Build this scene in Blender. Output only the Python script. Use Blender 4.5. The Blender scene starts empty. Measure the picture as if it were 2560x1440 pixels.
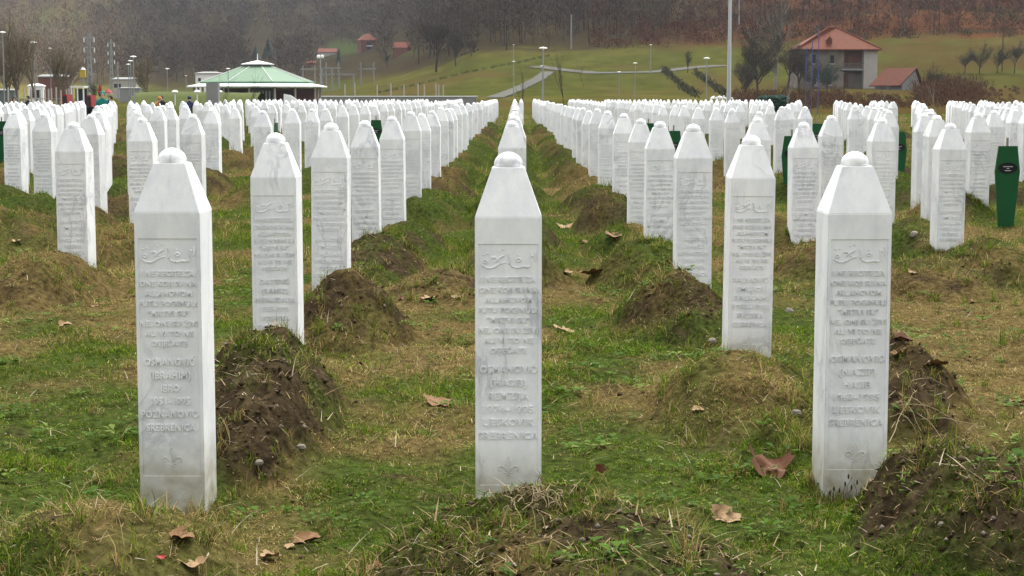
import bpy, math, random
import numpy as np
from mathutils import Vector, Matrix

random.seed(7)
rng = np.random.default_rng(11)
S = bpy.context.scene
COL = S.collection
R = math.radians

# ------------------------------------------------------------------ camera
H = 1.454                       # eye height
F = 4400.0                      # focal length in photo pixels (2560 wide)
P = math.atan(480 / F)          # pitch
cp, sp = math.cos(P), math.sin(P)
cam_d = bpy.data.cameras.new("camera")
cam = bpy.data.objects.new("camera", cam_d)
COL.objects.link(cam)
cam.location = (0, 0, H)
cam.rotation_euler = (math.pi / 2 - P, 0, 0)
cam_d.sensor_width = 36
cam_d.lens = F / 2560 * 36
cam_d.clip_start = 0.1
cam_d.clip_end = 6000
cam_d.dof.use_dof = False
S.camera = cam

# ------------------------------------------------------------------ world + sun (overcast)
SUN_EL, SUN_AZ = 60, 15         # degrees; azimuth clockwise from +Y (ahead of the camera)
w = bpy.data.worlds.new("World")
S.world = w
w.use_nodes = True
nt = w.node_tree
nt.nodes.clear()
sky = nt.nodes.new("ShaderNodeTexSky")
sky.sky_type = 'NISHITA'
sky.sun_disc = False
sky.sun_elevation = R(SUN_EL)
sky.sun_rotation = R(SUN_AZ)
sky.air_density = 1.0
sky.dust_density = 4.0
sky.ozone_density = 1.0
hsv = nt.nodes.new("ShaderNodeHueSaturation")
hsv.inputs["Saturation"].default_value = 0.10
bgn = nt.nodes.new("ShaderNodeBackground")
bgn.inputs[1].default_value = 0.14
out = nt.nodes.new("ShaderNodeOutputWorld")
nt.links.new(sky.outputs[0], hsv.inputs["Color"])
nt.links.new(hsv.outputs[0], bgn.inputs[0])
nt.links.new(bgn.outputs[0], out.inputs[0])
sd = bpy.data.lights.new("sun", 'SUN')
sd.energy = 1.3
sd.angle = R(30)
sd.color = (1.0, 0.98, 0.94)
sun = bpy.data.objects.new("sun", sd)
COL.objects.link(sun)
sv = Vector((math.sin(R(SUN_AZ)) * math.cos(R(SUN_EL)), math.cos(R(SUN_AZ)) * math.cos(R(SUN_EL)), math.sin(R(SUN_EL))))
sun.rotation_euler = sv.to_track_quat('Z', 'Y').to_euler()
S.view_settings.view_transform = 'Standard'
S.view_settings.look = 'None'
S.view_settings.exposure = 1.65
S.view_settings.gamma = 1.0
S.cycles.max_bounces = 6
S.cycles.diffuse_bounces = 3
S.cycles.volume_bounces = 0
S.cycles.transparent_max_bounces = 8

# ------------------------------------------------------------------ helpers
def XZ(px, py, d):
    """world x, z of the point seen at a photo pixel on the plane y = d"""
    a, b = (px - 1280) / F, (720 - py) / F
    t = d / (cp + b * sp)
    return a * t, H + t * (-sp + b * cp)

def sm(a, b, x):
    t = np.clip((x - a) / (b - a), 0, 1)
    return t * t * (3 - 2 * t)

_P = {}
def vnoise(x, y, seed=0):
    if seed not in _P:
        _P[seed] = np.random.default_rng(seed + 100).random((256, 256))
    T = _P[seed]
    xi, yi = np.floor(x).astype(np.int64), np.floor(y).astype(np.int64)
    fx, fy = x - xi, y - yi
    fx, fy = fx * fx * (3 - 2 * fx), fy * fy * (3 - 2 * fy)
    a, b = T[xi & 255, yi & 255], T[(xi + 1) & 255, yi & 255]
    c, d = T[xi & 255, (yi + 1) & 255], T[(xi + 1) & 255, (yi + 1) & 255]
    return (a * (1 - fx) + b * fx) * (1 - fy) + (c * (1 - fx) + d * fx) * fy

def fbm(x, y, oct=4, seed=0):
    s, a, t = 0, 1.0, 0
    for i in range(oct):
        s = s + a * vnoise(x * 2 ** i + 17.3 * i, y * 2 ** i + 9.1 * i, seed + i)
        t += a
        a *= 0.55
    return s / t

def mesh_np(name, V, faces, n_per, mat, colors=None, smooth=False):
    """V (n,3); faces: flat index list; n_per: loop totals array"""
    me = bpy.data.meshes.new(name)
    V = np.asarray(V, dtype=np.float32)
    faces = np.asarray(faces, dtype=np.int32).ravel()
    n_per = np.asarray(n_per, dtype=np.int32)
    me.vertices.add(len(V)); me.vertices.foreach_set("co", V.ravel())
    me.loops.add(len(faces)); me.loops.foreach_set("vertex_index", faces)
    me.polygons.add(len(n_per))
    st = np.zeros(len(n_per), dtype=np.int32); st[1:] = np.cumsum(n_per)[:-1]
    me.polygons.foreach_set("loop_start", st)
    me.polygons.foreach_set("loop_total", n_per)
    if colors is not None:
        ca = me.color_attributes.new("Col", 'FLOAT_COLOR', 'POINT')
        c = np.ones((len(V), 4), dtype=np.float32); c[:, :3] = colors
        ca.data.foreach_set("color", c.ravel())
    me.update(calc_edges=True)
    me.validate()
    if smooth:
        me.polygons.foreach_set("use_smooth", np.ones(len(n_per), dtype=bool))
    me.materials.append(mat)
    return me

def link(name, me, parent=None, loc=None, rot=None):
    o = bpy.data.objects.new(name, me)
    COL.objects.link(o)
    if parent: o.parent = parent
    if loc: o.location = loc
    if rot: o.rotation_euler = rot
    return o

def tag(o, label=None, cat=None, group=None, kind=None):
    if label: o["label"] = label
    if cat: o["category"] = cat
    if group: o["group"] = group
    if kind: o["kind"] = kind
    return o

class MB:
    """collects boxes, prisms and tubes into one mesh"""
    def __init__(s): s.v, s.f = [], []
    def add(s, vs, fs):
        n = len(s.v)
        s.v += [tuple(v) for v in vs]
        s.f += [[i + n for i in f] for f in fs]
    def box(s, x0, x1, y0, y1, z0, z1):
        s.add([(x0,y0,z0),(x1,y0,z0),(x1,y1,z0),(x0,y1,z0),(x0,y0,z1),(x1,y0,z1),(x1,y1,z1),(x0,y1,z1)],
              [(3,2,1,0),(4,5,6,7),(0,1,5,4),(1,2,6,5),(2,3,7,6),(3,0,4,7)])
    def loft(s, rings, cap=True):
        n = len(rings[0]); b = len(s.v)
        for r in rings: s.v += [tuple(v) for v in r]
        for k in range(len(rings) - 1):
            for i in range(n):
                j = (i + 1) % n
                s.f.append([b + k*n + i, b + k*n + j, b + (k+1)*n + j, b + (k+1)*n + i])
        if cap:
            s.f.append([b + i for i in range(n)][::-1])
            s.f.append([b + (len(rings)-1)*n + i for i in range(n)])
    def lathe(s, prof, n=12, c=(0, 0, 0), ph=0.0):
        s.loft([[(c[0] + r*math.cos(ph + 2*math.pi*i/n), c[1] + r*math.sin(ph + 2*math.pi*i/n), c[2] + z) for i in range(n)] for r, z in prof])
    def tube(s, pts, rad, n=5):
        pts = [Vector(p) for p in pts]
        if not hasattr(rad, '__len__'): rad = [rad] * len(pts)
        rings = []
        for k, p in enumerate(pts):
            d = (pts[min(k+1, len(pts)-1)] - pts[max(k-1, 0)]).normalized()
            u = d.cross(Vector((0.31, 0.9, 0.13)))
            u = u.normalized() if u.length > .01 else Vector((1, 0, 0))
            v = d.cross(u)
            rings.append([p + rad[k]*(u*math.cos(2*math.pi*i/n) + v*math.sin(2*math.pi*i/n)) for i in range(n)])
        s.loft(rings)
    def mesh(s, name, mat, smooth=False):
        me = bpy.data.meshes.new(name)
        me.from_pydata(s.v, [], s.f)
        me.update()
        if smooth:
            for p in me.polygons: p.use_smooth = True
        me.materials.append(mat)
        return me
    def obj(s, name, mat, parent=None, smooth=False, loc=None):
        return link(name, s.mesh(name, mat, smooth), parent, loc)

def empty(name, loc, rz=0):
    o = bpy.data.objects.new(name, None)
    COL.objects.link(o)
    o.location = loc
    o.rotation_euler = (0, 0, rz)
    return o

# ------------------------------------------------------------------ materials
def mat_new(name):
    m = bpy.data.materials.new(name)
    m.use_nodes = True
    n = m.node_tree
    return m, n, n.nodes["Principled BSDF"]

def plain(name, col, rough=0.6, var=0.12, scale=6.0, metal=0.0, bump=0.0):
    m, n, b = mat_new(name)
    tc = n.nodes.new("ShaderNodeTexCoord")
    no = n.nodes.new("ShaderNodeTexNoise"); no.inputs["Scale"].default_value = scale; no.inputs["Detail"].default_value = 5
    mx = n.nodes.new("ShaderNodeMix"); mx.data_type = 'RGBA'
    mx.inputs[6].default_value = [c * (1 - var) for c in col] + [1]
    mx.inputs[7].default_value = [min(1, c * (1 + var)) for c in col] + [1]
    n.links.new(tc.outputs["Object"], no.inputs["Vector"])
    n.links.new(no.outputs["Fac"], mx.inputs[0])
    n.links.new(mx.outputs[2], b.inputs["Base Color"])
    b.inputs["Roughness"].default_value = rough
    b.inputs["Metallic"].default_value = metal
    b.inputs["Specular IOR Level"].default_value = .12
    if bump:
        bp = n.nodes.new("ShaderNodeBump"); bp.inputs["Strength"].default_value = bump
        n.links.new(no.outputs["Fac"], bp.inputs["Height"]); n.links.new(bp.outputs[0], b.inputs["Normal"])
    return m

def attr_mat(name, rough=0.8, transl=0.0, noise=0.0, nscale=30.0, spec=0.2):
    m, n, b = mat_new(name)
    a = n.nodes.new("ShaderNodeAttribute"); a.attribute_name = "Col"
    src = a.outputs["Color"]
    if noise:
        tc = n.nodes.new("ShaderNodeTexCoord")
        no = n.nodes.new("ShaderNodeTexNoise"); no.inputs["Scale"].default_value = nscale; no.inputs["Detail"].default_value = 6
        mr = n.nodes.new("ShaderNodeMapRange"); mr.inputs[1].default_value = .3; mr.inputs[2].default_value = .7
        mr.inputs[3].default_value = 1 - noise; mr.inputs[4].default_value = 1 + noise
        vm = n.nodes.new("ShaderNodeVectorMath"); vm.operation = 'SCALE'
        n.links.new(tc.outputs["Object"], no.inputs["Vector"]); n.links.new(no.outputs["Fac"], mr.inputs[0])
        n.links.new(src, vm.inputs[0]); n.links.new(mr.outputs[0], vm.inputs["Scale"])
        src = vm.outputs[0]
        bp = n.nodes.new("ShaderNodeBump"); bp.inputs["Strength"].default_value = .6; bp.inputs["Distance"].default_value = .02
        n.links.new(no.outputs["Fac"], bp.inputs["Height"]); n.links.new(bp.outputs[0], b.inputs["Normal"])
    n.links.new(src, b.inputs["Base Color"])
    b.inputs["Roughness"].default_value = rough
    b.inputs["Specular IOR Level"].default_value = spec
    if transl:
        t = n.nodes.new("ShaderNodeBsdfTranslucent"); mx = n.nodes.new("ShaderNodeMixShader")
        mx.inputs[0].default_value = transl
        n.links.new(src, t.inputs["Color"])
        o = n.nodes["Material Output"]
        n.links.new(b.outputs[0], mx.inputs[1]); n.links.new(t.outputs[0], mx.inputs[2]); n.links.new(mx.outputs[0], o.inputs[0])
    return m

def marble_mat():
    m, n, b = mat_new("white_marble")
    L = n.links.new
    tc = n.nodes.new("ShaderNodeTexCoord"); oi = n.nodes.new("ShaderNodeObjectInfo")
    ad = n.nodes.new("ShaderNodeVectorMath"); ad.operation = 'ADD'
    sc = n.nodes.new("ShaderNodeMath"); sc.operation = 'MULTIPLY'; sc.inputs[1].default_value = 57.0
    L(oi.outputs["Random"], sc.inputs[0]); L(tc.outputs["Object"], ad.inputs[0]); L(sc.outputs[0], ad.inputs[1])
    rot = n.nodes.new("ShaderNodeMapping"); rot.inputs["Rotation"].default_value = (0.4, 0.7, 0.3); rot.inputs["Scale"].default_value = (1, 1, .55)
    L(ad.outputs[0], rot.inputs["Vector"])
    n1 = n.nodes.new("ShaderNodeTexNoise"); n1.inputs["Scale"].default_value = 4.2; n1.inputs["Detail"].default_value = 7; n1.inputs["Roughness"].default_value = .62; n1.inputs["Distortion"].default_value = .6
    L(rot.outputs[0], n1.inputs["Vector"])
    s1 = n.nodes.new("ShaderNodeMath"); s1.operation = 'SUBTRACT'; s1.inputs[1].default_value = .5; L(n1.outputs["Fac"], s1.inputs[0])
    s2 = n.nodes.new("ShaderNodeMath"); s2.operation = 'ABSOLUTE'; L(s1.outputs[0], s2.inputs[0])
    r1 = n.nodes.new("ShaderNodeMapRange"); r1.inputs[1].default_value = 0; r1.inputs[2].default_value = .035; r1.inputs[3].default_value = 1; r1.inputs[4].default_value = 0
    L(s2.outputs[0], r1.inputs[0])
    n2 = n.nodes.new("ShaderNodeTexNoise"); n2.inputs["Scale"].default_value = 2.9; n2.inputs["Detail"].default_value = 4
    L(ad.outputs[0], n2.inputs["Vector"])
    r2 = n.nodes.new("ShaderNodeMapRange"); r2.inputs[1].default_value = .44; r2.inputs[2].default_value = .62; L(n2.outputs["Fac"], r2.inputs[0])
    vm = n.nodes.new("ShaderNodeMath"); vm.operation = 'MULTIPLY'; L(r1.outputs[0], vm.inputs[0]); L(r2.outputs[0], vm.inputs[1])
    n3 = n.nodes.new("ShaderNodeTexNoise"); n3.inputs["Scale"].default_value = 7; n3.inputs["Detail"].default_value = 8; n3.inputs["Roughness"].default_value = .7
    L(rot.outputs[0], n3.inputs["Vector"])
    base = n.nodes.new("ShaderNodeMix"); base.data_type = 'RGBA'
    base.inputs[6].default_value = (.665, .675, .68, 1); base.inputs[7].default_value = (.81, .81, .79, 1)
    r3 = n.nodes.new("ShaderNodeMapRange"); r3.inputs[1].default_value = .35; r3.inputs[2].default_value = .62; L(n3.outputs["Fac"], r3.inputs[0]); L(r3.outputs[0], base.inputs[0])
    mx = n.nodes.new("ShaderNodeMix"); mx.data_type = 'RGBA'; mx.inputs[7].default_value = (.42, .44, .46, 1)
    k = n.nodes.new("ShaderNodeMath"); k.operation = 'MULTIPLY'; k.inputs[1].default_value = .72; L(vm.outputs[0], k.inputs[0])
    L(k.outputs[0], mx.inputs[0]); L(base.outputs[2], mx.inputs[6])
    # splashed soil near the foot of a stone
    sx = n.nodes.new("ShaderNodeSeparateXYZ"); L(tc.outputs["Object"], sx.inputs[0])
    n4 = n.nodes.new("ShaderNodeTexNoise"); n4.inputs["Scale"].default_value = 16; n4.inputs["Detail"].default_value = 4; L(ad.outputs[0], n4.inputs["Vector"])
    hz = n.nodes.new("ShaderNodeMapRange"); hz.inputs[1].default_value = .02; hz.inputs[2].default_value = .20; hz.inputs[3].default_value = 1.35; hz.inputs[4].default_value = 0
    L(sx.outputs["Z"], hz.inputs[0])
    hm = n.nodes.new("ShaderNodeMath"); hm.operation = 'MULTIPLY'; L(hz.outputs[0], hm.inputs[0]); L(n4.outputs["Fac"], hm.inputs[1])
    mx2 = n.nodes.new("ShaderNodeMix"); mx2.data_type = 'RGBA'; mx2.inputs[7].default_value = (.30, .27, .17, 1)
    L(hm.outputs[0], mx2.inputs[0]); L(mx.outputs[2], mx2.inputs[6])
    tv = n.nodes.new("ShaderNodeMapRange"); tv.inputs[3].default_value = .90; tv.inputs[4].default_value = 1.03; L(oi.outputs["Random"], tv.inputs[0])
    # vertical rain streaks
    mp = n.nodes.new("ShaderNodeMapping"); mp.inputs["Scale"].default_value = (26, 26, 1.3); L(ad.outputs[0], mp.inputs["Vector"])
    n6 = n.nodes.new("ShaderNodeTexNoise"); n6.inputs["Scale"].default_value = 1; n6.inputs["Detail"].default_value = 4; L(mp.outputs[0], n6.inputs["Vector"])
    sr = n.nodes.new("ShaderNodeMapRange"); sr.inputs[1].default_value = .52; sr.inputs[2].default_value = .75; sr.inputs[3].default_value = 1.0; sr.inputs[4].default_value = .94; L(n6.outputs["Fac"], sr.inputs[0])
    tm = n.nodes.new("ShaderNodeMath"); tm.operation = 'MULTIPLY'; L(tv.outputs[0], tm.inputs[0]); L(sr.outputs[0], tm.inputs[1])
    tvm = n.nodes.new("ShaderNodeVectorMath"); tvm.operation = 'SCALE'; L(mx2.outputs[2], tvm.inputs[0]); L(tm.outputs[0], tvm.inputs["Scale"])
    L(tvm.outputs[0], b.inputs["Base Color"])
    b.inputs["Roughness"].default_value = .55
    b.inputs["Specular IOR Level"].default_value = .3
    bp = n.nodes.new("ShaderNodeBump"); bp.inputs["Strength"].default_value = .12; bp.inputs["Distance"].default_value = .004
    n5 = n.nodes.new("ShaderNodeTexNoise"); n5.inputs["Scale"].default_value = 90; n5.inputs["Detail"].default_value = 3; L(ad.outputs[0], n5.inputs["Vector"])
    L(n5.outputs["Fac"], bp.inputs["Height"]); L(bp.outputs[0], b.inputs["Normal"])
    return m

M = {}
M['marble'] = marble_mat()
M['ground'] = attr_mat("ground", 1.0, 0, .55, 26, .0)
M['grass'] = attr_mat("grass", .9, .25, spec=.0)
M['leafy'] = attr_mat("leafy", .7, .3, spec=.05)
M['wood'] = attr_mat("bare_wood", 1.0, spec=.0)
M['bark'] = plain("bark", (.05, .042, .032), .9, .35, 3)
M['lightbark'] = plain("light_bark", (.125, .10, .07), .9, .35, 3)
M['hedgeb'] = plain("hedge_twigs", (.050, .050, .024), .9, .35, 3)
M['roofd'] = plain("dull_roof_tiles", (.085, .026, .014), .9, .5, 1.5)
M['twigd'] = plain("dark_twigs", (.046, .038, .028), .9, .35, 3)
M['palebark'] = plain("pale_bark", (.22, .20, .17), .8, .35, 3)
M['twig'] = plain("twigs", (.06, .05, .038), .9, .35, 3)
M['twigo'] = plain("olive_twigs", (.15, .125, .07), .9, .35, 3)
M['needle'] = plain("needles", (.022, .05, .036), .8, .4, 2)
M['path'] = plain("path", (.048, .047, .036), .9, .2, 1.5)
M['white'] = plain("white_paint", (.72, .72, .70), .5, .06)
M['offwhite'] = plain("off_white_plaster", (.36, .34, .30), .8, .12, 1)
M['stain'] = plain("stained_plaster", (.15, .128, .105), .9, .75, .6, 0, .2)
M['concrete'] = plain("concrete", (.22, .22, .21), .85, .15, 2)
M['steel'] = plain("galvanised_steel", (.24, .25, .25), .45, .1, 3)
M['dsteel'] = plain("grey_green_paint", (.11, .13, .12), .5, .12, 3)
M['roofg'] = plain("green_roof", (.095, .165, .10), .6, .12, .4)
M['greentrim'] = plain("green_trim", (.06, .16, .09), .6, .1)
M['roofr'] = plain("red_roof_tiles", (.100, .027, .009), .8, .45, 1.6)
M['roofo'] = plain("faded_roof_tiles", (.13, .038, .022), .8, .25, 1.2)
M['brick'] = plain("brick", (.14, .055, .04), .85, .3, 2)
M['dark'] = plain("dark_opening", (.02, .02, .022), .4, .1)
M['brown'] = plain("brown_wood", (.14, .07, .04), .8, .3)
M['green'] = plain("green_wood", (.009, .07, .022), .55, .2, 8)
M['plate'] = plain("black_plate", (.012, .012, .014), .3, .1)
M['letter'] = plain("pale_lettering", (.6, .6, .58), .5, .05)
M['red'] = plain("red_paint", (.24, .02, .02), .5, .1)
M['yellow'] = plain("yellow_paint", (.45, .32, .04), .5, .1)
M['blue'] = plain("blue_paint", (.05, .08, .26), .5, .1)
M['leaf'] = plain("dry_leaf", (.145, .075, .030), .7, .45, 25)
M['leafp'] = plain("pale_dry_leaf", (.24, .155, .08), .7, .4, 25)
M['leafd'] = plain("dark_dry_leaf", (.10, .042, .02), .7, .45, 25)
M['stone'] = plain("pebble", (.17, .15, .12), .8, .2, 30)
M['glass'] = plain("dark_glass", (.03, .035, .04), .15, .1)
M['skin'] = plain("skin", (.5, .32, .25), .6, .05)
M['hair'] = plain("dark_hair", (.03, .022, .018), .7, .2)
M['teal'] = plain("teal_cloth", (.02, .17, .15), .8, .15)
M['navy'] = plain("navy_cloth", (.025, .035, .09), .8, .15)
M['orange'] = plain("orange_cloth", (.42, .17, .06), .8, .15)
M['black'] = plain("dark_cloth", (.03, .03, .035), .8, .15)
M['hedge'] = plain("turf_bank", (.055, .068, .014), .95, .35, 3, 0, .5)

# ------------------------------------------------------------------ gravestone layout
# (x, d, z, rot, key)
STONES = []
def cx(x0, d): return x0 + 0.0016 * d
def st_px(px, ytop, d, rot=0, where=None, fixz=True):
    x, zt = XZ(px, ytop, d)
    z = max(-0.12, min(0.12, zt - 1.25)) if fixz else 0
    STONES.append(dict(x=x, d=d, z=z, rot=R(rot), where=where))
def jit(a): return random.uniform(-a, a)
N_NEAR = 0
st_px(430, 370, 6.50, -1.0, "white marble gravestone with a flower relief, front left, grey vein on its shoulder")
st_px(1271, 380, 6.40, 0.0, "white marble gravestone with a flower relief, foremost at the centre of the photo")
st_px(2138, 379, 6.70, 1.0, "white marble gravestone with a flower relief, front right, dark specks at its foot")
st_px(690, 332, 9.35, -.5, "gravestone behind a tall earth mound, nearest in the first column left of centre")
st_px(1873, 338, 9.60, .5, "gravestone rising behind a grassy mound, nearest in the first column right of centre")
st_px(824, 307, 11.9, -1, "second gravestone back in the first column left of the central aisle")
st_px(1734, 310, 12.1, 1, "second gravestone back in the first column right of the central aisle")
st_px(915, 301, 15.3, 0, "third gravestone back in the first column left of the central aisle")
st_px(1649, 303, 14.9, 0, "third gravestone back in the first column right of the central aisle")
st_px(1281, 302, 15.1, 0, "second gravestone of the centre row, behind the foremost stone")
st_px(184, 305, 13.9, -2, "large gravestone near the left edge, behind a dark grassy mound")
st_px(356, 293, 17.0, -1, "gravestone directly behind and left of the front left stone")
st_px(2374, 308, 15.6, 2, "large gravestone just left of the nearest green coffin-shaped marker")
st_px(2012, 305, 16.0, 2, "gravestone between the two large right stones, a green marker at its left")
st_px(2206, 295, 17.6, 1, "gravestone above the front right stone, hiding a green marker at its right")
st_px(2079, 288, 19.5, 1, "gravestone just behind and right of the domes above the front right stone")
st_px(1896, 293, 17.8, 0, "gravestone whose top shows behind the second large stone on the right")
st_px(481, 285, 20.2, -1, "gravestone right behind the front left stone's dome, at its right")
st_px(36, 278, 24.0, -7, "leftmost gravestone of the photo, tall beside the frame edge")
st_px(112, 282, 22.0, -7, "second gravestone from the left edge of the photo")
st_px(229, 285, 20.0, -6, "gravestone half hidden behind the large stone near the left edge")
st_px(247, 277, 23.5, -6, "gravestone bordering the left aisle, behind the large left stone")
st_px(530, 272, 28.0, -2, "gravestone between two columns, right of the stone behind the front left one")
st_px(2343, 288, 19.2, 4, "gravestone partly hidden at the left of the large stone by the green marker")
st_px(2312, 284, 22.5, 4, "slim looking gravestone bordering the right aisle, second from the front")
st_px(2445, 282, 21.0, 4, "gravestone between the large right stone and the nearest green marker")
st_px(2538, 266, 31.0, 4, "gravestone above the nearest green marker at the right edge")
st_px(2484, 276, 25.0, 4, "gravestone behind and left of the nearest green marker")
st_px(425, 265, 30.0, -2, "gravestone behind the dome of the front left stone")
st_px(2222, 276, 25.0, 1, "gravestone behind the right one of a pair bordering the right aisle")
st_px(2140, 264, 30.0, 1, "gravestone standing in the middle of the block behind the front right stone")
st_px(2013, 266, 33.0, 1, "gravestone behind the stone with the twin domes on the right")
st_px(1965, 266, 32.0, 1, "gravestone right of the narrow dark aisle on the right side")
st_px(1303, 247, 86.0, 0, "small far gravestone standing alone right of the centre row")

ORD = ["zeroth","first","second","third","fourth","fifth","sixth","seventh","eighth","ninth","tenth","eleventh","twelfth",
       "thirteenth","fourteenth","fifteenth","sixteenth","seventeenth","eighteenth","nineteenth","twentieth"]
def ordn(n):
    if n <= 20: return ORD[n]
    t = {2:"twenty", 3:"thirty", 4:"forty"}[n // 10]
    return t + "-" + ORD[n % 10] if n % 10 else {30:"thirtieth", 40:"fortieth"}[n]

def px_of(x, d): return 1280 + F * x / (d * cp + (H - 1.0) * sp)
def column(x0, d0, d1, lo, hi, step, what, slope=0.0016, rot=0, k0=1, wob=.04):
    d = d0; k = k0
    while d < d1:
        x = x0 + slope * d + jit(wob)
        p = px_of(x, d)
        if lo < p < hi:
            dd = d + jit(.12)
            if all(abs(s['x'] - x) > .55 or abs(s['d'] - dd) > .9 for s in STONES):
                STONES.append(dict(x=x, d=dd, z=jit(.035), rot=R(rot + jit(1.5)), where="white gravestone, %s back in %s" % (ordn(k), what)))
                k += 1
        d += step
column(0.0, 18.1, 128, 0, 2560, 2.85, "the centre row that recedes up the aisle", k0=3, wob=.02)
column(-1.23, 17.9, 128, 0, 2560, 2.8, "the first column left of the central aisle", k0=4, wob=.02)
column(1.25, 17.7, 118, 0, 2560, 2.9, "the first column right of the central aisle", k0=4, wob=.02)
def far_lim(px):
    if px < 300: return 72
    if px < 560: return 78
    if px < 1940: return 120
    return 84
for k in range(1, 12):
    column(-1.23 - 2.3 * k, 24.1 + (k % 3) * .9, 124 if k > 0 else 0, 326, 1250, 2.8, "the %s column left of the central aisle" % ordn(k + 1), k0=1, rot=-1)
    column(1.27 + 2.35 * k, 25.5 + (k % 3) * .8, 118, 1330, 1928, 2.8, "the %s column right of the central aisle" % ordn(k + 1), k0=1, rot=1)
STONES = [s for s in STONES if s['where'].find("column left") < 0 or s['d'] < far_lim(px_of(s['x'], s['d']))]
# radial row that borders the left aisle
d = 22.0
k = 1
while d < 80:
    wpx = F * .24 / d
    x = XZ(320 + wpx * .5, 260, d)[0]
    if all(abs(s['x'] - x) > .4 or abs(s['d'] - d) > .8 for s in STONES):
        STONES.append(dict(x=x, d=d, z=jit(.02), rot=R(-2), where="white gravestone, %s back in the slanting row right of the left aisle" % ordn(k))); k += 1
    d += 3.1
for k in range(0, 6):
    column(-.45 - 1.25 * k, 26.5 + (k % 2) * 1.4, 72, -60, 306 - 6, 2.9, "the %s row left of the left aisle" % ordn(k + 1), slope=-.219, rot=-7)
for k in range(0, 5):
    column(.55 + 1.7 * k - 1.0, 27 + (k % 2) * 1.3, 84, 1950, 2238, 2.7, "the %s row of the block between the two right aisles" % ordn(k + 1), slope=.168, rot=1)
for k in range(0, 6):
    column(.35 + 1.5 * k, 26 + (k % 2) * 1.3, 84, 2276, 2620, 2.7, "the %s row right of the right aisle" % ordn(k + 1), slope=.224, rot=4)

# ------------------------------------------------------------------ mounds: cx, cy, half width, half length, height, soil
MO = []
for s in STONES:
    if s['d'] < 75 and s['d'] > 7.5:
        big = s['d'] < 16
        off = .18 if abs(s['x'] + 1.1) < .4 else (-.20 if abs(s['x'] - 1.4) < .4 else jit(.08))
        left = s['x'] < 0
        MO.append((s['x'] + off, s['d'] - (1.12 if left else 1.22), .50 + jit(.07), (1.08 if left else .98) + jit(.08), (.33 if big else .30) + jit(.05), random.uniform(.1, .8 if s['d'] > 15 else .9)))
MO += [(-1.27, 5.32, .45, .80, .17, .15), (.17, 5.16, .66, .80, .20, .75), (1.62, 5.60, .54, .80, .28, 1.25),
       (1.78, 8.2, .36, 1.0, .30, .85), (-.45, 12.9, .5, .9, .17, .5), (-5.0, 17.5, .9, 1.6, .30, .4), (-4.3, 12.6, .6, 1.0, .25, .3),
       (3.3, 9.9, .5, .9, .10, .1), (3.2, 13.6, .7, 1.1, .20, .5)]
MO = [m for m in MO if not (abs(m[0] - 5.5) < 1.0 and 15.5 < m[1] < 20.9)]
MO = np.array(MO)
SOIL_FIX = {}
# near mounds: choose soil so they match the photo
for i, m in enumerate(MO):
    if abs(m[0] + 1.1) < .4 and 7.5 < m[1] < 9: MO[i] = [-1.12, 7.78, .37, 1.28, .36, 1.0]
    if abs(m[0] + 1.0) < .35 and 10 < m[1] < 11.5: MO[i] = [-1.02, 10.75, .42, 1.1, .36, .7]
    if abs(m[0] + 1.0) < .35 and 13 < m[1] < 15: MO[i][5] = .8; MO[i][4] = .36
    if abs(m[0] - 1.2) < .4 and 7.5 < m[1] < 9: MO[i] = [1.04, 7.95, .46, .95, .23, .12]
    if abs(m[0] - 1.1) < .4 and 10 < m[1] < 11.5: MO[i][5] = .75

def mound_field(x, y):
    """height, soil mask"""
    h = np.zeros_like(x); so = np.zeros_like(x)
    n1 = fbm(x * 2.2, y * 2.2, 3, 40) - .5
    for a in MO:
        m = (np.abs(x - a[0]) < a[2] * 1.5) & (np.abs(y - a[1]) < a[3] * 1.5)
        if not m.any(): continue
        xx, yy = x[m], y[m]
        r2 = ((xx - a[0]) / a[2]) ** 2 + ((yy - a[1]) / a[3]) ** 2 + n1[m] * .8
        t = np.clip(1 - r2, 0, 1.15)
        hh = a[4] * t ** 1.15
        h[m] = np.maximum(h[m], hh)
        so[m] = np.maximum(so[m], a[5] * np.clip(t * 2.2, 0, 1))
    return h, so

def B_of(px):
    return np.interp(px, [-400, 300, 800, 900, 1000, 1100, 1180, 1300, 1450, 1800, 2200, 2560, 3200], [30, 25, 32, 45, 58, 72, 102, 114, 114, 128, 140, 145, 150])

def base_z(x, y):
    yy = np.maximum(y, 1)
    px = 1280 + F * x / (.994 * yy)
    t = sm(760, 1200, px)
    Bp = B_of(px)
    ks = [160, 200, 300, 400, 550, 800, 1100, 1500]
    El = [-40, -31, -16, 6 , 22, 95, 235, 430]
    Er = [-40, -24, 22, None, None, None, None, 520]
    z = np.zeros_like(x)
    El2 = [np.full_like(x, e) for e in El]
    El2[3] = np.full_like(x, 0.) + sm(700, 900, px) * 20
    Er2 = [np.full_like(x, -40.), np.full_like(x, -24.), 20 + 0 * x, Bp, Bp + 75, Bp + 180, Bp + 290, np.full_like(x, 520.)]
    zs = [H + (El2[i] * (1 - t) + Er2[i] * t) * ks[i] / F for i in range(8)]
    zs[0] = np.zeros_like(x)
    for i in range(7):
        m = (yy >= ks[i]) & (yy < ks[i + 1])
        u = (yy - ks[i]) / (ks[i + 1] - ks[i])
        z = np.where(m, zs[i] * (1 - u) + zs[i + 1] * u, z)
    z = np.where(yy >= ks[7], zs[7], z)
    z = z + (fbm(x * .02, y * .02, 3, 60) - .5) * np.clip((yy - 320) / 300, 0, 1) * 8
    return z

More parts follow.
